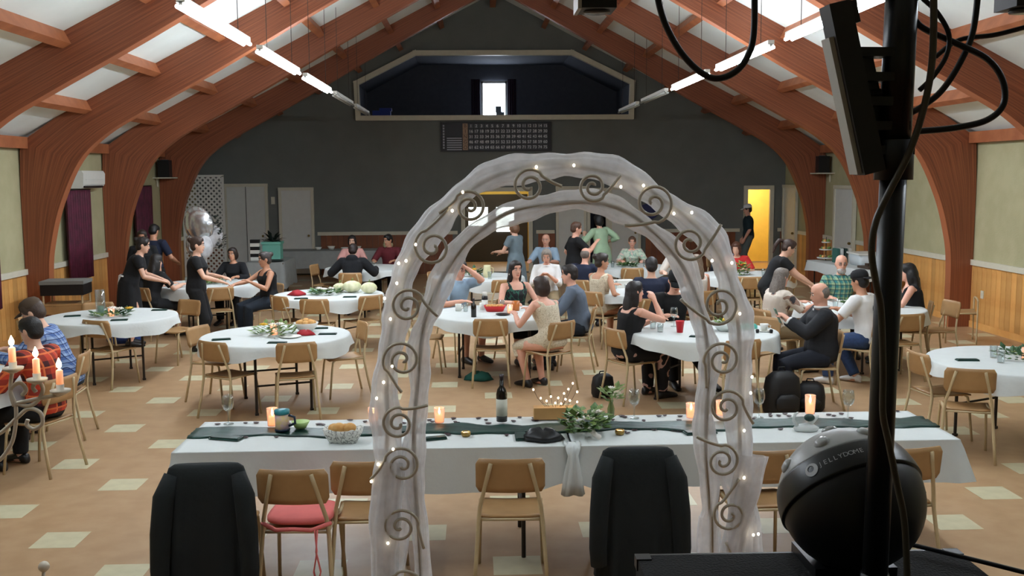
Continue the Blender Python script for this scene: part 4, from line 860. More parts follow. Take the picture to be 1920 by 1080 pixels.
for t, p in ((.95, 2.6), (.95, 3.4), (.95, 4.2), (.95, 5.0), (.95, 5.8), (.95, .3), (.95, 1.1), (.95, 1.9), (.4, .5), (.4, 2.6), (.4, 4.6)):
    c = ax*math.cos(t)+(e1*math.cos(p)+e2*math.sin(p))*math.sin(t); q = c.to_track_quat('Z', 'Y').to_matrix(); mb = MB(); mb.lathe([(0, .006), (.008, .005), (.012, .002), (.0135, -.002), (0, -.004)], n=16); mb.v = [tuple(q @ Vector(v)+c*.113) for v in mb.v]; mb.build('lens', mat('clear_lens', (190, 194, 196), .1, spec=.9), JD, True)
MB().box((0, .03, -.112), (.13, .12, .022)).build('base_foot', M_BLACKM, JD); MB().box((.118, .03, -.02), (.018, .03, .05)).build('side_bracket', M_BLACK, JD)
def text_mesh(s, size, ext=.0):
    cu = bpy.data.curves.new('txt', 'FONT'); cu.body = s; cu.size = size; cu.extrude = ext; cu.align_x = 'CENTER'; cu.align_y = 'CENTER'
    ob = bpy.data.objects.new('txt', cu); me = bpy.data.meshes.new_from_object(ob); bpy.data.objects.remove(ob); bpy.data.curves.remove(cu); return me
vs, fs = [], []
W = 'JELLYDOME'
def put_char(me, t, p):
    c = ax*math.cos(t)+(e1*math.cos(p)+e2*math.sin(p))*math.sin(t); up = (ax-c*ax.dot(c)).normalized(); rt = up.cross(c).normalized(); b = len(vs)
    for v in me.vertices: vs.append(tuple(c*.1153+rt*v.co.x+up*v.co.y))
    for f in me.polygons: fs.append(tuple(b+i for i in f.vertices))
pj = math.atan2(Vector((0, -1, 0)).dot(e2), Vector((0, -1, 0)).dot(e1))
dirn = 1 if (ax.cross(e1*math.cos(pj)+e2*math.sin(pj))).x > 0 else -1
for i, ch in enumerate(W): put_char(text_mesh(ch, .0115), 1.37, pj+dirn*(-.46+.072*i))
mb = MB(); mb.v = vs; mb.f = fs; me = bpy.data.meshes.new('lettering'); me.from_pydata(vs, [], fs); link('lettering', me, mat('silver_print', (186, 188, 190), .4), JD)
vs, fs = [], []; lg = bpy.data.meshes.new('lg'); n = 20; lg.from_pydata([(.011*math.cos(2*PI*k/n), .011*math.sin(2*PI*k/n), 0) for k in range(n)]+[(.0055*math.cos(2*PI*k/n)-.001, .0055*math.sin(2*PI*k/n)+.002, 0) for k in range(n)], [], [(k, (k+1) % n, (k+1) % n+n, k+n) for k in range(n)]); put_char(lg, 1.38, pj+dirn*(-.60))
me = bpy.data.meshes.new('logo'); me.from_pydata(vs, [], fs); link('logo', me, mat('silver_print', (186, 188, 190)), JD)
# ------------------------------------------------------------------ wall things
def bingo():
    B = thing('bingo_board', 'dark bingo number board on the back wall under the balcony', 'sign', (.56, YB-.06, 3.375)); w, h = 2.72, .71
    MB().box((0, .02, 0), (w, .07, h)).build('panel', mat('board_black', (22, 24, 28), .5), B)
    M_PL = mat('number_plate_grey', (74, 78, 84), .5); M_NUM = mat('dim_number_white', (236, 238, 240), .6); M_BG = mat('beige_letter_strip', (176, 146, 120), .6)
    x0 = -w/2+.60; dx = (w-.60-.03-.13)/15; dz = (h-.06)/5
    pm = MB().box((0, 0, 0), (dx*.86, .012, dz*.82)).mesh('number_plate'); pm.materials.append(M_PL)
    bm_ = MB().box((0, 0, 0), (.125, .012, dz*.96)).mesh('letter_plate'); bm_.materials.append(M_BG)
    R = Euler((PI/2, 0, 0)).to_matrix().to_4x4()
    for r in range(5):
        z = h/2-.03-dz*(r+.5); o = link('letter_plate', bm_, None, B, (x0-.0, -.018, z)); tm = text_mesh('BINGO'[r], .12); tm.transform(R); link('letter', tm, mat('dark_letter', (70, 44, 34), .6), o, (0, -.008, 0))
        for c in range(15):
            o = link('number_plate', pm, None, B, (x0+.075+dx*(c+.5), -.018, z)); tm = text_mesh(str(r*15+c+1), .10); tm.transform(R); link('number', tm, M_NUM, o, (0, -.008, 0))
    MB().box((-w/2+.33, -.018, .17), (.36, .012, .28)).build('dark_panel', mat('navy_black', (12, 13, 22), .4), B)
    for k in range(6): MB().box((-w/2+.33, -.018, -.035-.055*k), (.37, .012, .028)).build('text_strip', mat('dim_strip', (168, 170, 180), .6), B)
    for k in range(9): MB().box((-w/2+.07, -.018, .27-.067*k), (.04, .012, .045)).build('side_letter', mat('dim_strip', (88, 90, 98)), B)
bingo()
M_CURT = mat('burgundy_velvet', (92, 22, 50), .7, col2=(70, 14, 36), scale=6)
def curtain(y0, y1, z0, z1, label, x=XL+.06):
    mb = MB(); n = 60; rings = []
    for z in (z0, z0+.4*(z1-z0), z1-.1, z1):
        fr = [(x+.06+.035*math.sin(i*1.05+z*.3), y0+(y1-y0)*i/n, z) for i in range(n+1)]; rings.append(fr+[(p[0]-.012, p[1], p[2]) for p in reversed(fr)])
    c = thing('curtain', label, 'curtain', (0, 0, 0), 0, 'burgundy curtains on the left wall'); mb.loft(rings).build('drape', M_CURT, c, True)
    MB().tube([(x+.05, y0-.08, z1+.01), (x+.05, y1+.08, z1+.01)], .012, 8).build('rod', M_DARKMET, c, True); return c
curtain(16.75, 17.75, .72, 2.22, 'burgundy curtain under the white air conditioner'); curtain(13.3, 14.3, .6, 2.2, 'burgundy curtain at the left edge of the picture'); curtain(20.1, 21.1, .8, 2.25, 'burgundy curtain behind the standing people at the left wall')
AC = thing('air_conditioner', 'white wall air conditioner above the burgundy curtain', 'air conditioner', (XL, 17.75, 2.4))
rg = [[(0, y, -.15), (.17, y, -.15), (.22, y, -.08), (.23, y, .1), (.2, y, .15), (0, y, .15)] for y in (-.5, .5)]; MB().loft(rg).build('casing', M_WHITE, AC); MB().box((.2, 0, -.122), (.03, .85, .03), ry=.6).build('air_slot', M_BLACK, AC); MB().box((.235, 0, .0), (.006, .8, .006)).build('panel_seam', M_DOOR, AC)
for x, y, sg, lb in ((XL, 22.0-.15, 1, 'left'), (XR, 21.75, -1, 'right')):
    s = thing('wall_shelf', 'white bracket shelf under the %s wall speaker' % lb, 'shelf', (x+sg*.2, y, 2.42)); MB().box((0, 0, 0), (.4, .42, .025)).build('board', M_TRIM, s); MB().box((-sg*.17, 0, -.1), (.03, .03, .18)).build('bracket', M_TRIM, s)
    p = thing('wall_speaker', 'small black speaker on the shelf at the %s wall' % lb, 'speaker', (x+sg*.2, y, 2.434)); MB().box((0, 0, .18), (.24, .22, .36)).build('cabinet', M_BLACK, p); MB().lathe([(0, 0), (.08, 0), (.085, .012), (0, .012)], n=18).build('cone', mat('grey_lens', (90, 92, 96)), p, True, (0, 0, .36))
tag(MB().box((XR-.025, 15.0, .55), (.012, .08, .12)).box((XR-.033, 15.0, .55), (.006, .03, .05)).build('outlet_plate', M_TRIM), 'cream wall outlet on the right pine wainscot', 'outlet')
tag(MB().box((-4.95, YB-.015, 1.85), (.09, .02, .18)).box((-4.95, YB-.03, 1.83), (.06, .02, .08)).build('wall_box', M_TRIM), 'small pale box on the back wall between the left doors', 'switch')
# lattice screen, balloons
LS = thing('lattice_screen', 'white diagonal lattice screen in the far left corner', 'screen', (-6.28, 23.6, 0)); w, z0, z1 = .92, .02, 2.46
for s in (-1, 1): MB().box((s*w/2, 0, (z0+z1)/2), (.05, .04, z1-z0)).build('post', M_WHITE, LS)
for z in (z1, z0+.03): MB().box((0, 0, z), (w+.05, .04, .05)).build('rail', M_WHITE, LS)
for s in (-1, 1):
    c = -w/2-2.6
    while c < w/2+2.6:
        # line x = c + s*(z - mid)
        mid = (z0+z1)/2; pts = []
        a0 = max(-w/2, min(w/2, c+s*(z0-mid))); a1 = max(-w/2, min(w/2, c+s*(z1-mid))); 
        if abs(a1-a0) > .04:
            zz0, zz1 = mid+(a0-c)*s, mid+(a1-c)*s; ln = math.hypot(a1-a0, zz1-zz0)
            MB().box(((a0+a1)/2, s*.008, (zz0+zz1)/2), (ln, .01, .042), ry=-math.atan2(zz1-zz0, a1-a0)).build('slat', M_WHITE, LS)
        c += .125
M_FOIL = mat('silver_foil', (206, 208, 210), .18, metal=.85, bump=.3, bscale=14); 
BL = thing('balloon_bouquet', 'bunch of silver and white balloons with dark garland by the lattice', 'balloons', (-4.62, 17.25, .0))
for i, (x, y, z, rx, rz_, ri) in enumerate(((-.06, 0, 1.62, .25, .1, .32), (.12, .05, 1.42, .2, .09, .2), (-.16, .05, 1.3, .16, .09, .22), (.05, -.05, 1.25, .17, .1, .2))):
    MB().ell((x, y, z), (rx, rz_, ri), Euler((0, .2*i-.3, .4*i)).to_matrix(), 20, 12).build('balloon', M_FOIL if i % 2 == 0 else tulle_mat('white_balloon%d' % i, .8), BL, True)
    MB().tube([(x, y, z-ri), (0, 0, .95), (0, 0, .78)], .003, 5).build('string', M_WHITE, BL)
MB().tube([(-.02, 0, 1.25), (-.0, 0, 1.0), (.01, 0, .85), (.0, 0, .76)], [.09, .05, .03, .05], 12).build('tulle_stem', TUL, BL, True)
mb = leaf_clump(80, .05, .01, 51, .07); mb.v = [(v[0]+.26+.06*math.sin(i*.013), v[1], 1.2+.55*((i//5)/80)+v[2]) for i, v in enumerate(mb.v)]; mb.build('garland', mat('dark_garland', (44, 52, 46), .5), BL)
# buffet with grey cloth at the back, plant, gift table
M_GCL = mat('grey_linen', (150, 154, 152), .9, var=.1, bump=.2)
def long_table(x, y, lx, ly, rz, label, m, drop, dsc):
    t = thing('long_table', label, 'table', (x, y, 0), rz); MB().box((0, 0, .725), (lx, ly, .03)).build('tabletop', TM[0].materials[0], t)
    for sx in (-1, 1):
        for sy in (-1, 1): MB().tube([(sx*(lx/2-.15), sy*(ly/2-.08), 0), (sx*(lx/2-.15), sy*(ly/2-.08), .71)], .014, 8).build('leg', M_DARKMET, t)
    n = 60; rings = []
    for z, o in ((.75, -.03), (.75, .006), (.742, .012), (.742-drop*.5, .03), (.742-drop, .05)):
        rg = []
        for k in range(n):
            a = 2*PI*k/n; ca, sa = math.cos(a), math.sin(a); q = max(abs(ca), abs(sa)); wv = 1+(.012*math.sin(k*1.7) if z < .74 else 0)
            rg.append(((lx/2+o)*ca/q*wv, (ly/2+o)*sa/q*wv, z+(.02*math.sin(k*.8) if z < .7 else 0)))
        rings.append(rg)
    mb = MB(); mb.loft(rings, cap=False); mb.f.append(tuple(range(n-1, -1, -1))); tag(mb.build('tablecloth', m, None, True, (x, y, 0), rz), dsc, 'tablecloth')
long_table(-3.1, 23.2, 3.1, .75, 0, 'long buffet table along the back wall', M_GCL, .4, 'grey linen cloth over the buffet table at the back wall')
long_table(-4.15, 20.5, .75, 1.3, 0, 'short buffet table end in front of the potted plant', M_GCL, .5, 'grey cloth hanging over the short buffet table')
long_table(6.95, 18.1, .78, 2.3, .12, 'gift table along the right wall', M_CLOTH, .18, 'white cloth over the gift table at the right wall')
pt = thing('potted_plant', 'dark leafy plant in a mint green box on the buffet', 'plant', (-4.15, 20.75, .753)); MB().box((0, 0, .16), (.36, .3, .32)).box((0, 0, .33), (.4, .34, .05)).build('mint_box', mat('mint_card', (120, 190, 170), .7), pt)
mb = MB(); rnd = random.Random(4)
for i in range(26):
    a = rnd.uniform(0, 6.28); e = rnd.uniform(.2, 1.2); l = rnd.uniform(.2, .38); d = Vector((math.cos(a)*math.cos(e), math.sin(a)*math.cos(e), math.sin(e))); p0 = Vector((0, 0, .33)); s = d.cross(Vector((0, 0, 1))).normalized()*.045; p1 = p0+d*l*.6; p2 = p0+d*l+Vector((0, 0, -.06)); q = Vector((0, 0, .008))
    mb.add([p0, p1+s, p2, p1-s, p1+q], [(0, 1, 4), (1, 2, 4), (2, 3, 4), (3, 0, 4), (0, 3, 1), (3, 2, 1)])
mb.build('foliage', mat('dark_leaf', (24, 40, 34), .5), pt)
st = thing('striped_bag', 'black and white striped gift bag beside the potted plant', 'bag', (-4.42, 20.35, .753))
for k in range(6): MB().box((0, 0, .035+.07*k), (.18, .1, .07)).build('stripe', M_BLACK if k % 2 else M_WHITE, st)
tag(MB().lathe([(0, 0), (.16, 0), (.2, .02), (.19, .025), (.15, .008), (0, .008)], n=24).build('black_tray', M_BLACK, None, True, (-4.0, 20.05, .753)), 'black oval tray on the short buffet table', 'tray')
tag(MB().lathe([(0, 0), (.12, 0), (.1, .05), (.12, .1), (.04, .3), (0, .32)], n=20).build('lamp_vase', mat('cream_jug', (222, 214, 170)), None, True, (-2.0, 23.2, .753)), 'cream conical vase on the back buffet', 'vase')
for i, (x, h) in enumerate(((-3.6, .06), (-3.3, .08), (-3.0, .05), (-2.7, .07))): tag(MB().lathe([(0, 0), (.05, 0), (.09, h), (.085, h), (.04, .01), (0, .01)], n=16).build('serving_bowl', M_WHITE, None, True, (x, 23.2, .753)), '%s small white serving bowl on the buffet' % ('leftmost', 'second', 'third', 'rightmost')[i], 'bowl', 'serving bowls on the buffet')
cs = thing('tiered_stand', 'tiered cake stand with treats on the gift table', 'cake stand', (6.75, 19.0, .753)); 
for r, z in ((.16, .04), (.12, .2), (.08, .34)): MB().lathe([(0, z), (r, z), (r+.01, z+.02), (r, z+.024), (0, z+.01)], n=22).build('tier', M_DOOR, cs, True); [MB().ell((r*.6*math.cos(k*1.26), r*.6*math.sin(k*1.26), z+.04), (.03, .03, .03), None, 8, 6).build('treat', M_BREAD if k % 2 else M_LEAF[2], cs, True) for k in range(5)]
MB().tube([(0, 0, 0), (0, 0, .45)], .008, 8).build('stem', M_DARKMET, cs)
for i, c in enumerate(((60, 110, 100), (210, 214, 210), (40, 60, 56), (214, 210, 200))): tag(MB().box((0, 0, .13), (.05, .2, .26)).box((0, 0, .264), (.044, .19, .008)).build('gift_bag', mat('gift_%d' % i, c, .6), None, False, (6.78+.075*i, 18.55, .753), .1), '%s upright gift bag behind the bearded man' % ('dark teal', 'first white', 'near black', 'second white')[i], 'bag', 'gift bags')
tb = thing('storage_tub', 'clear white plastic tub on the gift table', 'tub', (7.1, 17.95, .753)); MB().loft([[(s*.22*math.copysign(abs(math.cos(a))**.3, math.cos(a)), s*.3*math.copysign(abs(math.sin(a))**.3, math.sin(a)), z) for a in [2*PI*k/32 for k in range(32)]] for s, z in ((.88, 0), (1, .2))]).build('tub', mat('milky_plastic', (214, 222, 226), .3), tb, True); MB().box((0, 0, .215), (.46, .62, .03)).build('lid', M_WHITE, tb)
tag(MB().box((0, 0, .02), (.3, .4, .04)).box((0, .05, .06), (.12, .1, .05)).build('dark_tray', mat('tray_brown', (70, 56, 46), .5), None, False, (6.95, 17.3, .753), .1), 'dark tray with things on the near end of the gift table', 'tray')
# covered cart beside the left arch column
ct = thing('equipment_cart', 'grey topped black case on a pale frame beside the left wall', 'cart', (-6.05, 15.0, 0), .1)
MB().box((0, 0, .80), (.6, .46, .16)).build('black_case', M_BLACK, ct); MB().box((0, 0, .905), (.62, .48, .05)).build('grey_lid', mat('grey_lid', (120, 122, 118), .6), ct)
for sx in (-1, 1):
    for sy in (-1, 1): MB().tube([(sx*.27, sy*.2, 0), (sx*.27, sy*.2, .72)], .014, 8).build('leg', M_LEG, ct)
MB().box((0, 0, .58), (.56, .42, .03)).box((0, -.2, .5), (.56, .02, .12)).build('lower_shelf', M_PLY, ct); MB().box((0, 0, .3), (.54, .4, .02)).build('bottom_shelf', M_PLY, ct)
fc = thing('tube_chair_frame', 'bare metal tube chair against the right wainscot', 'chair', (6.95, 14.0, 0), 1.2)
MB().tube(spl([(-.25, -.2, 0), (-.25, -.2, .55), (-.22, -.2, .62), (0, -.2, .64), (.22, -.2, .62), (.25, -.2, .55), (.25, -.2, 0)], 6), .012, 8).build('back_tube', M_LEG, fc, True); MB().box((0, 0, .43), (.42, .4, .02)).build('seat', M_PLY, fc)
for s in (-1, 1): MB().tube([(s*.22, .2, 0), (s*.22, .2, .42), (s*.22, -.2, .44)], .012, 8).build('leg', M_LEG, fc, True)
# bags on the floor
def bag(x, y, w, d, h, rz, label, m, name='backpack'):
    b = thing(name, label, 'bag', (x, y, 0), rz); MB().loft([[(s*w/2*math.copysign(abs(math.cos(a))**.6, math.cos(a)), s*d/2*math.copysign(abs(math.sin(a))**.6, math.sin(a))-.05*z, z) for a in [2*PI*k/28 for k in range(28)]] for s, z in ((.85, 0), (1, .04), (1.02, h*.5), (.9, h*.85), (.55, h*.98), (.2, h))]).build('body', m, b, True)
    MB().loft([[(s*w*.36*math.cos(a), -d/2-.02+s*.04*math.sin(a), z) for a in [2*PI*k/18 for k in range(18)]] for s, z in ((.8, .05), (1, .1), (1, h*.4), (.6, h*.5))]).build('front_pocket', m, b, True); MB().tube([(-.04, 0, h*.97), (-.03, 0, h*1.08), (.03, 0, h*1.08), (.04, 0, h*.97)], .008, 6).build('strap', m, b, True)
M_NYL = mat('black_nylon', (14, 15, 18), .6, var=.3)
bag(3.08, 9.85, .36, .24, .44, .2, 'black backpack on the floor beside the man in the suit', M_NYL); bag(3.42, 9.98, .3, .26, .3, -.3, 'black shoulder bag behind the backpack', M_NYL, 'shoulder_bag')
bag(1.38, 10.75, .24, .16, .26, .4, 'black handbag on the floor by the woman with long dark hair', M_NYL, 'handbag'); bag(-5.2, 14.9, .5, .3, .3, .4, 'blue bag on the floor behind the glass jar table', mat('blue_nylon', (46, 78, 150), .6), 'blue_bag')
crumple(.05, 11.75, 0.001, .16, mat('dark_teal_cloth', (20, 82, 70), .8), 'fallen_napkin', 'dark teal napkin fallen under the red basket table', 'napkin', 3)
# ------------------------------------------------------------------ people
V = Vector
def skin(n):
    c = {'l': (226, 178, 152), 'p': (234, 192, 170), 't': (198, 144, 114), 'r': (224, 168, 144)}[n]
    return mat('skin_'+n, c, .55, var=.06, scale=25)
def bake(mb, voxel, it, name):
    me = mb.mesh(name); ob = bpy.data.objects.new('tmp', me); COL.objects.link(ob)
    md = ob.modifiers.new('r', 'REMESH'); md.mode = 'VOXEL'; md.voxel_size = voxel
    dg = bpy.context.evaluated_depsgraph_get(); out = bpy.data.meshes.new_from_object(ob.evaluated_get(dg), depsgraph=dg)
    bpy.data.objects.remove(ob); bpy.data.meshes.remove(me)
    bm = bmesh.new(); bm.from_mesh(out)
    for _ in range(it): bmesh.ops.smooth_vert(bm, verts=bm.verts, factor=.5, use_axis_x=True, use_axis_y=True, use_axis_z=True)
    bm.to_mesh(out); bm.free(); out.name = name
    out.polygons.foreach_set('use_smooth', [True]*len(out.polygons)); return out
def ik(a, t, l1, l2, hint):
    d = t-a; L = min(d.length, (l1+l2)*.995); u = d.normalized(); x = (l1*l1-l2*l2+L*L)/(2*L); h = math.sqrt(max(l1*l1-x*x, 0))
    p = hint-u*hint.dot(u); p = p.normalized() if p.length > 1e-5 else u.orthogonal().normalized()
    return a+u*x+p*h, a+u*L
def skeleton(P):
    s = (.94*P.get('s', 1.0)); sit = P.get('sit', True); J = {}
    zp = (.565 if sit else .94*s); ln = math.radians(P.get('lean', 5)); sd = math.radians(P.get('side', 0)); tw = math.radians(P.get('twist', 0))
    u = V((math.sin(sd)*math.cos(ln), math.sin(ln), math.cos(ln)*math.cos(sd))).normalized()
    p0 = V((0, 0, zp)); J['u'] = u; J['p0'] = p0
    J['r0'] = V((1, 0, 0)); r1 = V((math.cos(tw), -math.sin(tw), 0)); J['r1'] = (r1-u*r1.dot(u)).normalized()
    J['L'] = .52*s; J['sh'] = p0+u*(.455*s); J['nk'] = p0+u*(.50*s)
    hp = math.radians(P.get('hp', 5)); hy = math.radians(P.get('hy', 0))
    hu = (u*.5+V((0, 0, 1))*.5).normalized(); f0 = V((math.sin(hy+tw), math.cos(hy+tw), 0)); rt = f0.cross(V((0, 0, 1))).normalized()
    hu = (hu*math.cos(hp*.6)+f0*math.sin(hp*.6)).normalized()
    J['hc'] = J['nk']+hu*(.158*s)
    f = V((f0.x*math.cos(hp), f0.y*math.cos(hp), -math.sin(hp))); up = rt.cross(f).normalized()
    J['hM'] = Matrix((rt, f, up)).transposed()
    return J
def torso_rings(J, P, t0, t1, off, n=18, flare=0):
    s = (.94*P.get('s', 1.0)); fat = P.get('fat', 1.0); fem = P.get('sex') == 'f'
    prof = [(-.11, .085, .085), (-.06, .15, .118), (0, .168, .125), (.07, .162, .12), (.16, .14, .108), (.25, .145, .112), (.34, .163, .118), (.41, .17, .108), (.45, .152, .088), (.475, .105, .07), (.50, .06, .06), (.54, .05, .055), (.60, .05, .055)]
    ts = [a for a in [p[0] for p in prof] if t0 < a < t1]; ts = [t0]+ts+[t1]; rings = []
    for t in ts:
        for i in range(len(prof)-1):
            if prof[i][0] <= t <= prof[i+1][0]: break
        q = (t-prof[i][0])/(prof[i+1][0]-prof[i][0]); w = prof[i][1]*(1-q)+prof[i+1][1]*q; d = prof[i][2]*(1-q)+prof[i+1][2]*q
        if fem:
            w *= (.86 if .1 < t < .22 else (.9 if t > .3 and t < .5 else 1.02 if t < .1 else .9)); 
            if t >= .5: w *= .95; d *= .92
        if t < .42: d *= fat; w *= (1+fat)/2
        k = max(0, min(1, (t-.05)/.35)); r = (J['r0']*(1-k)+J['r1']*k); u = J['u']; r = (r-u*r.dot(u)).normalized(); f = u.cross(r)
        c = J['p0']+u*(t*s); bust = .028 if fem and .27 < t < .37 else 0; belly = (fat-1)*.12 if 0 < t < .25 else 0
        rg = []
        for a in range(n):
            ca, sa = math.cos(2*PI*a/n), math.sin(2*PI*a/n); dd = d+off+((bust+belly) if sa > 0 else 0)
            rg.append(c+r*((w*s+off)*math.copysign(abs(ca)**.85, ca))+f*(dd*math.copysign(abs(sa)**.9, sa)))
        rings.append(rg)
    return rings
def add_hand(mb, w, d, n, side, grip=.5):
    # w wrist, d pointing direction, n palm normal; side +1 right hand
    d = d.normalized(); n = (n-d*n.dot(d)).normalized(); t = d.cross(n)*side   # thumb side
    mb.loft([[w+d*y+t*(a*math.cos(q))+n*(b*math.sin(q)) for q in [2*PI*k/12 for k in range(12)]] for y, a, b in ((-.02, .026, .022), (.02, .034, .018), (.06, .041, .016), (.095, .04, .013))])
    for i, (o, l) in enumerate(((.030, .072), (.010, .082), (-.010, .076), (-.029, .06))):
        b0 = w+d*.085+t*o; c1 = d*math.cos(grip*.5)+n*math.sin(grip*.5); c2 = d*math.cos(grip*1.4)+n*math.sin(grip*1.4); c3 = d*math.cos(grip*2.2)+n*math.sin(grip*2.2)
        p1 = b0+c1*l*.48; p2 = p1+c2*l*.32; p3 = p2+c3*l*.25
        mb.tube([b0-d*.02, b0, p1, p2, p3], [.0095, .0095, .009, .0085, .007], 8)
    b0 = w+d*.03+t*.03; mb.tube([b0-t*.015, b0+d*.02+t*.014+n*.008, b0+d*.048+t*.016+n*.016, b0+d*.07+t*.010+n*.02], [.013, .0115, .0105, .008], 8)
def limbs(J, P):
    s = (.94*P.get('s', 1.0)); sit = P.get('sit', True); A = []
    for side, key in ((-1, 'lh'), (1, 'rh')):
        S = J['sh']+J['r1']*(side*(.168 if P.get('sex') == 'f' else .188)*s)-J['u']*.015
        dflt = (side*.2, .40, .80) if sit else (side*.26, .06, .80*s)
        T = V(P.get(key) or dflt); E, W = ik(S, T, .285*s, .26*s, V((side*.7, -.6, -.8)) if key+'_hint' not in P else V(P[key+'_hint'])); A.append((side, S, E, W))
    L = []
    for side, key in ((-1, 'lf'), (1, 'rf')):
        Hh = J['p0']+V((side*.092, 0, -.03)); T = V(P.get(key) or ((side*.12, .40, .075) if sit else (side*.11, .0, .075)))
        K, An = ik(Hh, T, .44*s, .425*s, V((side*.15, 1, .5))); L.append((side, Hh, K, An))
    return A, L
def head_mesh(mb, J, s):
    c, M = J['hc'], J['hM']; rings = []; n = 22
    for z, w, fr, bk in ((-.118, .018, .066, -.02), (-.108, .034, .082, .02), (-.09, .048, .09, .045), (-.065, .058, .091, .064), (-.035, .065, .090, .08), (-.005, .070, .088, .09), (.012, .073, .083, .095), (.03, .075, .089, .098), (.06, .074, .088, .097), (.085, .064, .076, .086), (.105, .045, .055, .064), (.117, .02, .024, .03)):
        rings.append([c+M @ V((w*s*math.sin(2*PI*k/n), (fr if math.cos(2*PI*k/n) > 0 else bk)*s*math.cos(2*PI*k/n), z*s)) for k in range(n)])
    mb.loft(rings)
    mb.tube([c+M @ V((0, .082*s, .02*s)), c+M @ V((0, .094*s, -.008*s)), c+M @ V((0, .102*s, -.028*s)), c+M @ V((0, .086*s, -.04*s))], [.008, .011, .0145, .01], 8)
    for sd in (-1, 1): mb.ell(c+M @ V((sd*.076*s, -.005, -.005)), (.011, .02, .032), M, 10, 7)
    mb.ell(c+M @ V((0, .085*s, -.068*s)), (.024, .010, .011), M, 10, 6); mb.ell(c+M @ V((0, .078*s, -.1*s)), (.022, .016, .016), M, 10, 6)
def hair_mesh(style, J, s):
    c, M = J['hc'], J['hM']; mb = MB()
    def e(x, y, z, rx, ry, rz): mb.ell(c+M @ V((x*s, y*s, z*s)), (rx*s, ry*s, rz*s), M, 18, 12)
    if style == 'bald': 
        e(-.0, -.045, -.02, .078, .062, .05); return mb
    if style == 'thin': e(0, -.03, .01, .082, .082, .085); return mb
    e(0, -.016, .03, .085, .1, .098); e(0, .035, .082, .064, .052, .042); e(.055, .01, .05, .03, .06, .05); e(-.055, .01, .05, .03, .06, .05)
    if style == 'short': e(0, -.045, -.02, .078, .066, .07); e(0, .045, .085, .06, .04, .035)
    if style == 'bob': e(0, -.04, -.03, .095, .075, .105); e(.06, .0, -.02, .03, .05, .09); e(-.06, .0, -.02, .03, .05, .09); e(0, .05, .085, .055, .035, .03)
    if style in ('long', 'curly'):
        k = 1.25 if style == 'curly' else 1
        e(0, -.045, -.04, .09*k, .07*k, .12); e(0, -.085, -.17, .085*k, .045*k, .16); e(.065, -.02, -.08, .03*k, .05, .13); e(-.065, -.02, -.08, .03*k, .05, .13)
        if style == 'curly':
            for q in range(14): a = q*.9; e(.09*math.cos(a), -.06+.05*math.sin(a), -.02-.018*q, .035, .035, .035)
    if style == 'bun': e(0, -.04, -.03, .08, .066, .07); e(0, -.115, .06, .042, .042, .042)
    if style == 'pony':
        e(0, -.04, -.02, .08, .066, .07); P = [c+M @ V(p) for p in ((0, -.11, .05), (0, -.16, .03), (0, -.175, -.06), (0, -.15, -.17))]; mb.tube(P, [.025, .032, .03, .012], 12)
    return mb
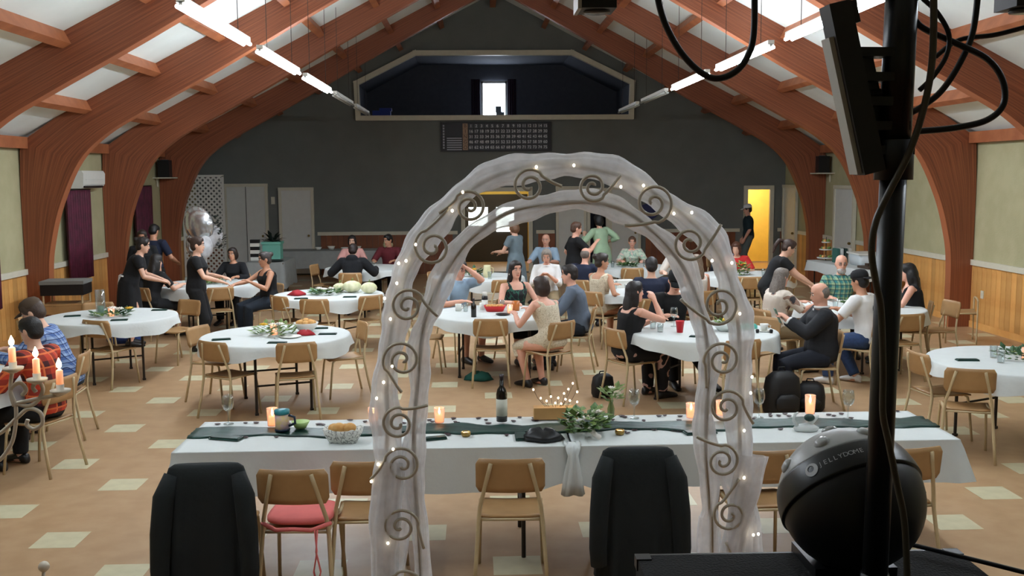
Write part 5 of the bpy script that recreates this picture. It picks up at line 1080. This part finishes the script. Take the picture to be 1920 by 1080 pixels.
def person(P):
    s = (.94*P.get('s', 1.0)); sit = P.get('sit', True); J = skeleton(P); A, Lg = limbs(J, P); vx = P.get('vx', .0105)
    R = thing('person', P['label'], 'person', (P['loc'][0], P['loc'][1], 0), -math.radians(P['h']), 'wedding guests and servers')
    fem = P.get('sex') == 'f'; ar = .9 if fem else 1.0
    # body
    mb = MB().loft(torso_rings(J, P, -.11, .60, 0)); head_mesh(mb, J, s)
    for side, S, E, W in A:
        mb.tube([S-J['r1']*(side*.06), S, S.lerp(E, .35), S.lerp(E, .8), E, E.lerp(W, .3), E.lerp(W, .7), W, W+(W-E).normalized()*.02], [.05*ar, .054*ar, .049*ar, .042*ar, .041*ar, .043*ar, .035*ar, .027*ar, .025], 12)
        d = (W-E).normalized(); hd = P.get('hand_dir'); pn = V((-side, 0, 0)) if d.z < -.6 else V((0, 0, -1)) if abs(d.z) < .8 else V((0, 1, 0))
        dd = d if d.z < -.6 or d.z > .4 else (d+V((0, .25, -.12))).normalized(); add_hand(mb, W, dd, pn, side, P.get('grip', .45))
    for side, Hh, K, An in Lg:
        mb.tube([Hh+V((0, 0, .04)), Hh, Hh.lerp(K, .4), Hh.lerp(K, .85), K, K.lerp(An, .28), K.lerp(An, .65), An, An+V((0, 0, -.03))], [.08, .09, .078, .058, .056, .058, .044, .036, .036], 12)
        mb.tube([An+V((0, -.045, -.035)), An+V((0, 0, -.03)), An+V((side*.01, .09, -.045)), An+V((side*.015, .17, -.055))], [(.03, .03), (.038, .04), (.042, .028), (.032, .018)], 12)
    link('body', bake(mb, vx, 2, 'body'), skin(P.get('skin', 'l')), R)
    # clothing
    tp = P.get('top'); bt = P.get('bottom'); off = P.get('toff', .014)
    if tp:
        m, sl = tp; mb = MB()
        if sl < 0:     # tank or strap top
            mb.loft(torso_rings(J, P, -.07, .40, off))
            for side, S, E, W in A:
                a = J['p0']+J['u']*(.36*s)+J['r1']*(side*.09); f = J['u'].cross(J['r1'])
                mb.tube([a+f*.11, J['p0']+J['u']*(.44*s)+J['r1']*(side*.1)+f*.07, J['p0']+J['u']*(.475*s)+J['r1']*(side*.1), J['p0']+J['u']*(.43*s)+J['r1']*(side*.1)-f*.08, a-f*.1], .022, 8)
        else:
            mb.loft(torso_rings(J, P, -.09 if P.get('untuck', True) else -.02, .488, off))
            for side, S, E, W in A:
                st = [S-J['r1']*(side*.07), S]; rr = [.058*ar+off, .062*ar+off]
                for q in (.3, .55, .8, 1.0):
                    if q <= sl*2+.01: st.append(S.lerp(E, q)); rr.append((.057-.012*q)*ar+off*1.15)
                if sl > .5:
                    for q in (.3, .6, .9):
                        if q <= (sl-.5)*2+.01: st.append(E.lerp(W, q)); rr.append((.046-.012*q)*ar+off*1.1)
                mb.tube(st, rr, 14)
            if P.get('collar'): mb.tube([J['nk']+J['r1']*(.062*math.cos(a))+J['u'].cross(J['r1'])*(.066*math.sin(a)+.005)+J['u']*.002 for a in [2*PI*k/16 for k in range(16)]], .015, 6, closed=True)
            if P.get('hood'): mb.ell(J['nk']-J['u'].cross(J['r1'])*.1-V((0, 0, .03)), (.11, .06, .08))
        o = link(P.get('topname', 'shirt'), bake(mb, max(vx*1.15, .012), 2, 'shirt'), m, R)
    if bt:
        m, kind = bt; mb = MB(); po = .013
        if kind in ('pants', 'shorts', 'capri'):
            mb.loft(torso_rings(J, P, -.11, .075, po)); fr = {'pants': 1.0, 'shorts': .0, 'capri': .5}[kind]
            for side, Hh, K, An in Lg:
                st = [Hh+V((0, 0, .03)), Hh, Hh.lerp(K, .4), Hh.lerp(K, .8)]; rr = [.085+po, .096+po, .086+po, .068+po]
                if kind == 'shorts': st.append(Hh.lerp(K, .92)); rr.append(.074+po)
                else:
                    for q in (0, .25, .5, .75, .97):
                        if q <= fr: st.append(K.lerp(An, q)); rr.append((.066-.02*q)+po*1.2)
                mb.tube(st, rr, 14)
        else:   # skirt or dress bottom
            mb.loft(torso_rings(J, P, -.10, .2, po+.002)); kl = (Lg[0][2]+Lg[1][2])/2; hp = J['p0']
            if sit:
                w = .5*(Lg[1][2]-Lg[0][2]).length+.085; an = (Lg[0][3]+Lg[1][3])/2
                pts = [hp+V((0, -.04, -.01)), hp+V((0, .1, -.005)), hp.lerp(kl, .6), kl+V((0, .03, 0)), kl.lerp(an, .3)+V((0, .03, 0))]; ws = [(.185, .12), (.19, .115), (.18, .095), (w, .085), (w*.95, .07)]
                if kind == 'long': pts.append(kl.lerp(an, .85)); ws.append((w*.95, .08))
                rg = []
                for i, p in enumerate(pts):
                    t = (pts[min(i+1, len(pts)-1)]-pts[max(i-1, 0)]).normalized(); x = V((1, 0, 0)); y = t.cross(x).normalized()
                    rg.append([p+x*(ws[i][0]*math.cos(q))+y*(ws[i][1]*math.sin(q)) for q in [2*PI*k/20 for k in range(20)]])
                mb.loft(rg)
            else:
                zb = {'long': .15, 'skirt': .48}.get(kind, .48); rg = []
                for z, w in ((hp.z+.06, .17), (hp.z-.08, .2), ((hp.z+zb)/2, .215), (zb, .24)):
                    rg.append([V((w*(1+.04*math.sin(6*q))*math.cos(q), .78*w*(1+.05*math.sin(5*q))*math.sin(q), z)) for q in [2*PI*k/28 for k in range(28)]])
                mb.loft(rg)
        link({'pants': 'trousers', 'capri': 'trousers', 'shorts': 'shorts'}.get(kind, 'skirt'), bake(mb, max(vx*1.15, .012), 2, 'trousers'), m, R)
    if P.get('shoe', True):
        for side, Hh, K, An in Lg:
            mb = MB(); a = An
            mb.loft([[a+V((side*.006+x0+w*math.cos(q), y, zc_+h*math.sin(q))) for q in [2*PI*k/14 for k in range(14)]] for y, x0, w, h, zc_ in ((-.07, 0, .022, .025, -.045), (-.055, 0, .038, .042, -.03), (0, 0, .043, .05, -.022), (.07, side*.004, .046, .038, -.034), (.13, side*.006, .049, .03, -.042), (.18, side*.006, .04, .022, -.05), (.2, side*.005, .02, .014, -.055))])
            link('shoe', mb.mesh('shoe', True), mat(*P.get('shoem', ('black_leather', (22, 20, 20), .4))), R)
    hr = P.get('hair', 'short')
    if hr: link('hair', bake(hair_mesh(hr, J, s), .012, 2, 'hair'), mat('hair_%d_%d_%d' % P['hairc'], P['hairc'], .5, var=.35, scale=60, bump=.4, bscale=120), R)
    c, M = J['hc'], J['hM']
    if P.get('beard'):
        mb = MB(); mb.ell(c+M @ V((0, .045*s, -.088*s)), (.06, .055, .05), M); mb.ell(c+M @ V((0, .088*s, -.055*s)), (.03, .014, .01), M); link('beard', bake(mb, .01, 1, 'beard'), mat('beard_grey', (176, 172, 166), .8, var=.3, scale=60), R)
    if P.get('face', True):
        for sd in (-1, 1):
            e = MB().ell(c+M @ V((sd*.031*s, .081*s, .01*s)), (.0125, .008, .008), M, 10, 6).build('eye', mat('eye_white', (226, 220, 214), .3), R, True); MB().ell(c+M @ V((sd*.031*s, .0885*s, .01*s)), (.006, .003, .006), M, 8, 5).build('iris', mat('iris_dark', (40, 28, 22), .3), e, True)
            MB().tube([c+M @ V((sd*.015*s, .090*s, .030*s)), c+M @ V((sd*.032*s, .089*s, .036*s)), c+M @ V((sd*.05*s, .078*s, .030*s))], .0045, 6).build('eyebrow', mat('hair_%d_%d_%d' % P['hairc'], P['hairc']), R, True)
        MB().tube([c+M @ V((-.024*s, .088*s, -.064*s)), c+M @ V((0, .0965*s, -.066*s)), c+M @ V((.024*s, .088*s, -.064*s))], [.003, .006, .003], 8).build('mouth', mat('lips', (176, 92, 84), .5), R, True)
    if P.get('cap'):
        mb = MB(); mb.loft([[c+M @ V((r*math.sin(a)*.96, r*math.cos(a)*1.14-.008, z)) for a in [2*PI*k/24 for k in range(24)]] for r, z in ((.0905, .038), (.092, .06), (.086, .095), (.062, .125), (.02, .138))]); cp = mb.build('cap', P['cap'], R, True)
        bdir = -1 if P.get('capback') else 1
        mb = MB(); mb.loft([[c+M @ V((x, bdir*(.085+.085*t*(1-(x/.085)**2*.55)), .045-.022*t+dz-.9*x*x)) for t, dz in ((0, 0), (.5, .003), (1, -.003), (1, -.009), (.5, -.004), (0, -.008))] for x in [-.075+.15*k/10 for k in range(11)]]); mb.build('cap_brim', P['cap'], cp, True)
    for ex in P.get('extra', ()): ex(R, J, A, Lg)
    return R
M_BLKT = mat('black_cotton', (17, 18, 21), .9, var=.25, bump=.2); M_NAVY = mat('navy_cotton', (26, 34, 58), .9, var=.2, bump=.2); M_JEAN = mat('blue_denim', (44, 66, 104), .9, var=.25, scale=30); M_DJEAN = mat('dark_denim', (24, 34, 46), .9, var=.25, scale=30)
M_WTEE = mat('white_tee', (230, 230, 228), .9, var=.05, bump=.2); M_LBLUE = mat('light_blue_shirt', (158, 184, 206), .85, var=.1, bump=.2); M_GBLUE = mat('slate_blue_shirt', (96, 108, 124), .85, var=.15, bump=.2); M_BEIGE = blotch('beige_lace', [(206, 194, 168), (222, 212, 190), (190, 176, 150)], 45); M_KHAKI = mat('khaki', (140, 122, 92), .9, var=.1)
M_SUIT = mat('charcoal_suit', (24, 26, 32), .8, var=.2, bump=.15); M_SUITP = mat('navy_trousers', (22, 28, 42), .85, var=.2)
def x_tie(R, J, A, L):
    f = J['u'].cross(J['r1']); b = J['p0']+J['u']*.1-f*.15
    MB().tube([b+V((-.16, .05, 0)), b+V((-.08, -.0, .0)), b, b+V((.08, 0, 0)), b+V((.16, .05, 0))], .012, 6).build('apron_band', M_WTEE, R, True)
    for k in (-1, 1): MB().tube([b, b+V((.03*k, -.02, -.15)), b+V((.05*k, -.01, -.38))], [(.02, .006)]*3, 8).build('apron_tie', M_WTEE, R, True)
def x_suit(R, J, A, L):
    f = J['u'].cross(J['r1']); n = J['nk']
    MB().tube([n+J['r1']*(.066*math.cos(a))+f*(.068*math.sin(a))+V((0, 0, .012)) for a in [2*PI*k/18 for k in range(18)]], .015, 6, closed=True).build('white_collar', M_WTEE, R, True)
    for side, S, E, W in A: MB().tube([E.lerp(W, .86), E.lerp(W, 1.0)], .04, 12).build('white_cuff', M_WTEE, R, True)
    base = J['p0']+J['u']*.2+f*.135; MB().add([n+f*.085+V((-.03, 0, 0)), n+f*.085+V((.03, 0, 0)), base+f*.01, base], [(0, 1, 2, 3)]).build('shirt_front', M_WTEE, R)
def x_card(R, J, A, L):
    w = A[1][3]; o = MB().box(w+V((-.05, .1, .05)), (.09, .012, .16), rx=-.4).build('held_card', mat('green_card', (84, 110, 92), .6)); o.matrix_world = Matrix.Translation(R.location) @ Euler(R.rotation_euler).to_matrix().to_4x4(); tag(o, 'grey green card held by the man in the suit', 'card')
def x_ear(R, J, A, L):
    for s in (-1, 1): MB().lathe([(0, 0), (.008, -.01), (.014, -.03), (0, -.04)], n=8).build('earring', mat('pale_earring', (214, 208, 196), .3), R, True, J['hc']+J['hM'] @ V((s*.08, -.005, -.035)))
def x_specs(R, J, A, L):
    c, M = J['hc'], J['hM']; g = None
    for s in (-1, 1): MB().tube([c+M @ V((s*.031+.019*math.cos(a), .096, .008+.016*math.sin(a))) for a in [2*PI*k/14 for k in range(14)]], .0025, 5, closed=True).build('glasses_rim', M_BLACK, R, True)
def x_bow(R, J, A, L):
    q = J['sh']+J['r1']*.12
    for k in (-1, 1): MB().tube([q+V((0, 0, .03)), q+V((.03, -.06*k, .0)), q+V((.05, -.05*k, -.22))], [(.012, .01), (.035, .01), (.03, .008)], 8).build('shoulder_bow', M_BEIGE, R, True)
def x_print(R, J, A, L):
    f = J['u'].cross(J['r1']); b = J['p0']+J['u']*.3-f*.136; n = 24; mb = MB()
    q = MB().tube([b+J['r1']*(.05*math.cos(2*PI*k/n))+J['u']*(.05*math.sin(2*PI*k/n)) for k in range(n)], .008, 5, closed=True); q.build('back_print', M_BLACK, R, True)
PLB = plaid('blue_plaid', (70, 100, 158), (150, 172, 206), (34, 52, 96), 18); PLR = plaid('red_plaid', (196, 62, 36), (70, 24, 26), (220, 110, 60), 9); PLT = plaid('teal_plaid', (44, 120, 120), (150, 170, 130), (24, 60, 66), 16)
BLKJ = mat('black_fleece', (19, 21, 26), .95, var=.3, bump=.3); PINKT = mat('pink_tee', (216, 160, 152), .9, var=.1); REDT = mat('dark_red_shirt', (96, 24, 34), .85, var=.2); FLD = blotch('dark_floral', [(24, 28, 30), (40, 90, 74), (30, 30, 34)], 14)
GRYD = mat('grey_blue_dress', (112, 128, 136), .9, var=.15, bump=.2); MINT = mat('mint_dress', (176, 206, 172), .9, var=.1, bump=.2); FLP = blotch('pale_floral', [(196, 210, 190), (150, 180, 160), (214, 190, 180)], 16); FLB = blotch('black_floral', [(18, 18, 22), (20, 20, 24), (196, 160, 150), (20, 20, 24)], 7)
OFFW = mat('off_white_knit', (208, 200, 190), .9, var=.1); REDB = mat('bright_red_top', (190, 40, 40), .9); FLW = blotch('patterned_blouse', [(206, 194, 180), (216, 206, 192), (150, 120, 104), (60, 58, 60)], 9); TEALS = mat('dark_teal_shirt', (30, 52, 58), .9, var=.2); GRYP = mat('grey_trousers', (96, 104, 102), .9)
CAPB = mat('brown_cap', (78, 62, 46), .9, var=.2); CAPK = mat('black_cap', (20, 21, 24), .9); CAPW = mat('white_cap', (232, 234, 236), .8)
PEOPLE = [
 dict(h=-95, lean=24, hp=25, sex='m', s=1.1, hair='short', hairc=(70, 52, 40), top=(PLB, 1.0), bottom=(M_DJEAN, 'pants'), cap=CAPB, lh=(-0.15, 0.62, 0.82), rh=(0.15, 0.6, 0.82), label='man in blue plaid shirt and brown cap hunched at the left edge', vx=0.0095, loc=(-3.83, 9.42)),
 dict(h=-72, lean=10, hp=12, sex='m', hair='short', hairc=(24, 20, 18), top=(PLR, 1.0), bottom=(M_BLKT, 'pants'), label='person in red plaid shirt seated at the left edge', vx=0.0095, loc=(-3.55, 8.27)),
 dict(h=75, sit=False, lean=22, hp=15, sex='f', hair='bun', hairc=(34, 26, 22), top=(M_BLKT, 0.3), bottom=(M_BLKT, 'skirt'), lh=(-0.15, 0.45, 0.95), rh=(0.15, 0.45, 0.95), extra=(x_tie,), label='server in black dress with white apron ties bending over a table', loc=(-4.99, 14.54)),
 dict(h=15, sit=False, lean=4, hp=20, sex='m', s=1.02, hair='short', hairc=(18, 16, 16), skin='t', top=(M_NAVY, 0.4), bottom=(M_BLKT, 'pants'), lh=(-0.2, 0.3, 1.0), rh=(0.25, 0.3, 1.0), face=False, label='man in navy shirt standing with his back turned at the left wall', loc=(-5.44, 17.13)),
 dict(h=170, sit=False, lean=3, hp=15, sex='f', s=0.99, hair='long', hairc=(40, 28, 22), skin='t', top=(M_BLKT, 0.4), bottom=(M_BLKT, 'pants'), label='dark haired woman facing out behind the standing server', loc=(-5.34, 16.35)),
 dict(h=84, sit=False, lean=3, hp=8, sex='f', s=0.99, hair='bun', hairc=(62, 42, 32), top=(M_BLKT, 0.3), bottom=(M_BLKT, 'pants'), lh=(-0.12, 0.34, 1.02), rh=(0.14, 0.36, 0.98), label='server in black tee and trousers walking right with bent arms', loc=(-3.9, 14.1)),
 dict(h=35, lean=14, hp=10, sex='f', hair='long', hairc=(30, 24, 22), top=(M_BLKT, 0.4), bottom=(M_BLKT, 'shorts'), lh=(-0.1, 0.45, 0.8), rh=(0.2, 0.45, 0.8), face=False, label='seated woman in black seen from behind beside the standing server', loc=(-4.89, 15.17)),
 dict(h=190, s=0.96, lean=10, hp=6, sex='f', hair='bob', hairc=(36, 26, 22), skin='t', top=(BLKJ, 1.0), bottom=(M_BLKT, 'pants'), label='woman in black jacket seated facing out at the balloon table', loc=(-4.02, 16.95)),
 dict(h=-125, lean=4, hp=10, hy=10, sex='f', hair='bun', hairc=(60, 52, 50), top=(M_BLKT, -1), bottom=(M_DJEAN, 'pants'), skin='t', lh=(-0.1, 0.32, 0.85), rh=(0.1, 0.5, 0.82), label='woman in black tank top and dark jeans with folded arm', loc=(-3.14, 15.33)),
 dict(h=2, lean=22, hp=20, sex='m', s=1.02, hair='short', hairc=(40, 26, 22), top=(BLKJ, 1.0), toff=0.026, hood=True, bottom=(M_BLKT, 'pants'), lh=(-0.36, 0.4, 0.82), rh=(0.36, 0.4, 0.82), face=False, topname='hoodie', label='person in black hoodie hunched over the table with the back turned', loc=(-2.11, 17.16)),
 dict(h=178, lean=4, hp=10, sex='f', hair='bob', hairc=(30, 22, 22), top=(PINKT, 0.4), bottom=(M_BLKT, 'pants'), label='woman in pink top behind the person in the hoodie', loc=(-2.37, 19.53)),
 dict(h=192, lean=6, hp=12, hy=30, sex='m', hair='short', hairc=(20, 18, 18), skin='t', top=(REDT, 0.5), collar=True, bottom=(M_BLKT, 'pants'), label='man in dark red shirt at the far left round table', loc=(-1.67, 19.8)),
 dict(h=140, lean=12, hp=14, sex='m', s=1.06, hair='short', hairc=(50, 40, 34), skin='r', top=(M_LBLUE, 0.4), collar=True, bottom=(M_KHAKI, 'shorts'), lh=(0.0, 0.3, 1.22), rh=(0.2, 0.42, 0.82), extra=(x_specs,), lf=(-0.1, 0.45, 0.075), label='man in light blue shirt with hand raised to his face', loc=(-0.29, 13.21)),
 dict(h=158, lean=4, hp=4, sex='f', s=1.03, hair='long', hairc=(34, 24, 20), skin='r', top=(FLD, -1), bottom=(M_BLKT, 'skirt'), extra=(x_ear,), lh=(-0.15, 0.42, 0.82), rh=(0.2, 0.42, 0.82), label='smiling woman with long dark hair, earrings and strap top', loc=(0.51, 13.02)),
 dict(h=-38, lean=20, hp=5, sex='f', s=1.02, hair='bob', hairc=(52, 36, 28), skin='r', top=(M_BEIGE, -1), bottom=(M_BEIGE, 'skirt'), lh=(-0.2, 0.42, 0.84), rh=(0.12, 0.46, 0.84), face=False, vx=0.0095, lf=(-0.12, 0.3, 0.075), rf=(0.08, 0.28, 0.075), label='woman in sleeveless beige lace dress leaning on the table', loc=(0.87, 11.14)),
 dict(h=-78, lean=14, hp=8, sex='m', s=1.05, fat=1.08, hair='short', hairc=(36, 28, 26), skin='r', top=(M_GBLUE, 1.0), collar=True, bottom=(M_DJEAN, 'pants'), lh=(-0.2, 0.45, 0.84), rh=(0.05, 0.5, 0.84), label='man in slate blue shirt turned left at the red basket table', vx=0.0095, loc=(1.32, 12.32)),
 dict(h=186, lean=14, hp=25, sex='f', fat=1.15, hair='bob', hairc=(150, 140, 130), skin='r', top=(M_WTEE, 0.75), collar=True, bottom=(M_KHAKI, 'pants'), lh=(-0.06, 0.36, 0.86), rh=(0.08, 0.36, 0.86), label='grey haired woman in white blouse looking down', loc=(1.14, 15.82)),
 dict(h=-55, sit=False, lean=3, hp=12, sex='f', hair='bob', hairc=(126, 88, 62), top=(GRYD, 0.3), bottom=(GRYD, 'skirt'), lh=(-0.1, 0.36, 1.05), rh=(0.14, 0.34, 1.02), face=False, label='woman in grey blue dress standing near the bright doorway', loc=(0.74, 17.97)),
 dict(h=-155, lean=4, hp=5, hy=-10, sex='m', hair='bald', hairc=(130, 112, 100), skin='r', top=(M_LBLUE, 0.5), collar=True, bottom=(M_KHAKI, 'pants'), label='bald man in light blue shirt by the back wall', loc=(1.39, 19.28)),
 dict(h=80, sit=False, lean=3, hp=8, sex='m', fat=1.08, hair='short', hairc=(86, 58, 42), skin='r', top=(M_BLKT, 0.42), bottom=(M_BLKT, 'pants'), lh=(-0.28, 0.12, 0.92), rh=(0.1, 0.36, 1.25), label='man in black tee standing and talking to the woman in green', loc=(1.72, 17.29)),
 dict(h=-30, sit=False, lean=6, side=-4, hp=10, sex='f', s=1.03, hair='bob', hairc=(20, 18, 20), top=(MINT, 0.9), bottom=(MINT, 'long'), lh=(-0.2, 0.32, 1.25), rh=(0.2, 0.1, 1.1), face=False, label='woman in pale green dress standing with black hair', loc=(2.5, 19.55)),
 dict(h=30, lean=16, hp=10, sex='m', hair='thin', hairc=(120, 108, 100), skin='r', top=(M_NAVY, 0.6), bottom=(M_NAVY, 'pants'), face=False, label='grey haired man in navy behind the woman in the bow dress', loc=(1.67, 15.62)),
 dict(h=48, lean=5, hp=8, hy=35, sex='f', s=1.04, hair='bun', hairc=(44, 34, 26), skin='t', top=(M_BEIGE, -1), bottom=(M_BEIGE, 'skirt'), lh=(-0.1, 0.4, 0.84), rh=(0.26, 0.2, 0.7), extra=(x_bow,), label='woman in beige bow strap dress with dark hair pinned up', loc=(1.74, 14.0)),
 dict(h=188, s=0.94, lean=9, hp=8, sex='f', hair='bun', hairc=(96, 66, 48), skin='r', top=(FLP, 0.5), bottom=(M_KHAKI, 'skirt'), label='woman in pale floral blouse at the far centre table', loc=(3.03, 19.19)),
 dict(h=4, lean=6, hp=8, sex='m', s=1.05, fat=1.12, hair='short', hairc=(42, 38, 38), top=(M_NAVY, 0.45), bottom=(M_DJEAN, 'pants'), lh=(-0.22, 0.4, 0.82), rh=(0.22, 0.4, 0.82), face=False, label='broad man in navy tee with his back turned', loc=(2.34, 13.13)),
 dict(h=62, lean=12, hp=2, hy=12, sex='f', s=1.0, hair='long', hairc=(28, 22, 22), skin='r', top=(M_BLKT, -1), bottom=(FLB, 'pants'), lh=(-0.05, 0.42, 0.84), rh=(0.06, 0.34, 1.06), vx=0.0095, label='woman with long dark hair in black tank, chin on her hand', loc=(1.6, 10.53)),
 dict(h=172, lean=10, hp=30, hy=8, sex='m', s=1.05, hair='short', hairc=(24, 20, 20), skin='r', top=(M_BLKT, 0.45), bottom=(M_BLKT, 'pants'), cap=CAPK, lf=(-0.25, 0.75, 0.075), rf=(0.12, 0.45, 0.075), lh=(-0.2, 0.32, 0.82), rh=(0.16, 0.34, 0.82), label='man in black tee and dark cap looking down behind the red cup', loc=(2.3, 11.59)),
 dict(h=-20, lean=6, hp=5, sex='f', hair='long', hairc=(132, 112, 94), skin='r', top=(OFFW, -1), bottom=(M_KHAKI, 'skirt'), face=False, label='woman with long ash blond hair seen from behind through the arch', loc=(3.14, 13.93)),
 dict(h=200, lean=5, hp=10, sex='m', hair='bald', hairc=(200, 190, 180), skin='p', top=(OFFW, 0.5), bottom=(M_KHAKI, 'pants'), label='bald elder in pale shirt seen between the hoops of the arch', loc=(3.48, 16.87)),
 dict(h=205, lean=22, hp=22, sex='f', hair='bob', hairc=(88, 54, 38), top=(REDB, 0.4), bottom=(M_DJEAN, 'pants'), face=False, label='brown haired woman in red top near the yellow doorway', loc=(4.63, 17.41)),
 dict(h=160, lean=4, hp=10, sex='m', hair='thin', hairc=(150, 146, 144), skin='r', top=(M_GBLUE, 0.5), bottom=(M_DJEAN, 'pants'), label='grey haired man in slate shirt behind the arch near the yellow doorway', loc=(4.79, 19.45)),
 dict(h=95, sit=False, lean=26, hp=28, sex='f', s=0.98, hair='pony', hairc=(58, 38, 30), top=(M_BLKT, 0.35), bottom=(M_BLKT, 'pants'), lh=(-0.1, 0.55, 0.9), rh=(0.16, 0.6, 0.88), label='young server with ponytail in black bending to the right', loc=(4.04, 13.62)),
 dict(h=72, lean=12, hp=10, sex='f', fat=1.2, hair='long', hairc=(128, 118, 110), skin='r', top=(FLW, 0.5), bottom=(M_KHAKI, 'pants'), lh=(-0.1, 0.45, 0.84), rh=(0.2, 0.48, 0.84), vx=0.0095, face=False, label='grey haired woman in patterned blouse reaching over the table', loc=(3.58, 11.89)),
 dict(h=-84, lean=2, hp=14, sex='m', s=1.0, fat=1.18, hair='thin', hairc=(128, 120, 112), skin='r', top=(M_SUIT, 1.0), toff=0.022, topname='jacket', bottom=(M_SUITP, 'pants'), lh=(-0.06, 0.36, 0.92), rh=(0.08, 0.36, 0.9), extra=(x_suit, x_card,), vx=0.009, label='balding man in charcoal suit sitting sideways with a card in hand', loc=(3.59, 10.13)),
 dict(h=188, lean=5, hp=6, sex='m', s=1.05, fat=1.12, hair='bald', hairc=(150, 140, 130), skin='r', beard=True, top=(PLT, 0.5), collar=True, bottom=(M_DJEAN, 'pants'), extra=(x_specs,), label='bald man with grey beard in teal plaid shirt', loc=(4.91, 13.26)),
 dict(h=-42, lean=12, hp=10, sex='m', s=1.04, hair='short', hairc=(20, 18, 18), skin='t', top=(M_WTEE, 0.42), bottom=(M_JEAN, 'pants'), cap=CAPK, capback=True, lh=(-0.2, 0.45, 0.84), rh=(0.1, 0.46, 0.84), lf=(-0.2, 0.38, 0.075), rf=(0.1, 0.2, 0.075), extra=(x_print,), face=False, vx=0.0095, shoem=('white_sneaker', (210, 208, 204), 0.5), label='man in white tee, blue jeans and black cap', loc=(4.46, 11.09)),
 dict(h=-70, lean=12, hp=8, sex='f', hair='curly', hairc=(20, 18, 18), skin='r', top=(M_BLKT, -1), bottom=(M_BLKT, 'skirt'), lh=(-0.2, 0.42, 0.84), rh=(0.1, 0.46, 0.84), face=False, vx=0.0095, label='woman with black curly hair in black dress right of the pole', loc=(5.58, 12.36)),
 dict(h=-82, sit=False, lean=2, hp=8, sex='m', s=1.04, hair='short', hairc=(44, 34, 30), skin='r', top=(TEALS, 0.5), bottom=(GRYP, 'pants'), cap=CAPW, lh=(-0.24, 0.12, 0.86), rh=(0.24, 0.1, 0.86), label='man in white cap standing at the yellow doorway', loc=(6.7, 24.3)),
]
for P in PEOPLE:
    person(P)
    if P.get('sit', True):
        a = math.radians(P['h']); chair(P['loc'][0]+.085*math.sin(a), P['loc'][1]+.085*math.cos(a), P['h'], 'chair under the '+P['label'].split(',')[0], 'chairs the guests sit on')
for o in bpy.data.objects:
    if o.name.split('.')[0] in ('foliage', 'garland', 'salad'): o['kind'] = 'stuff'
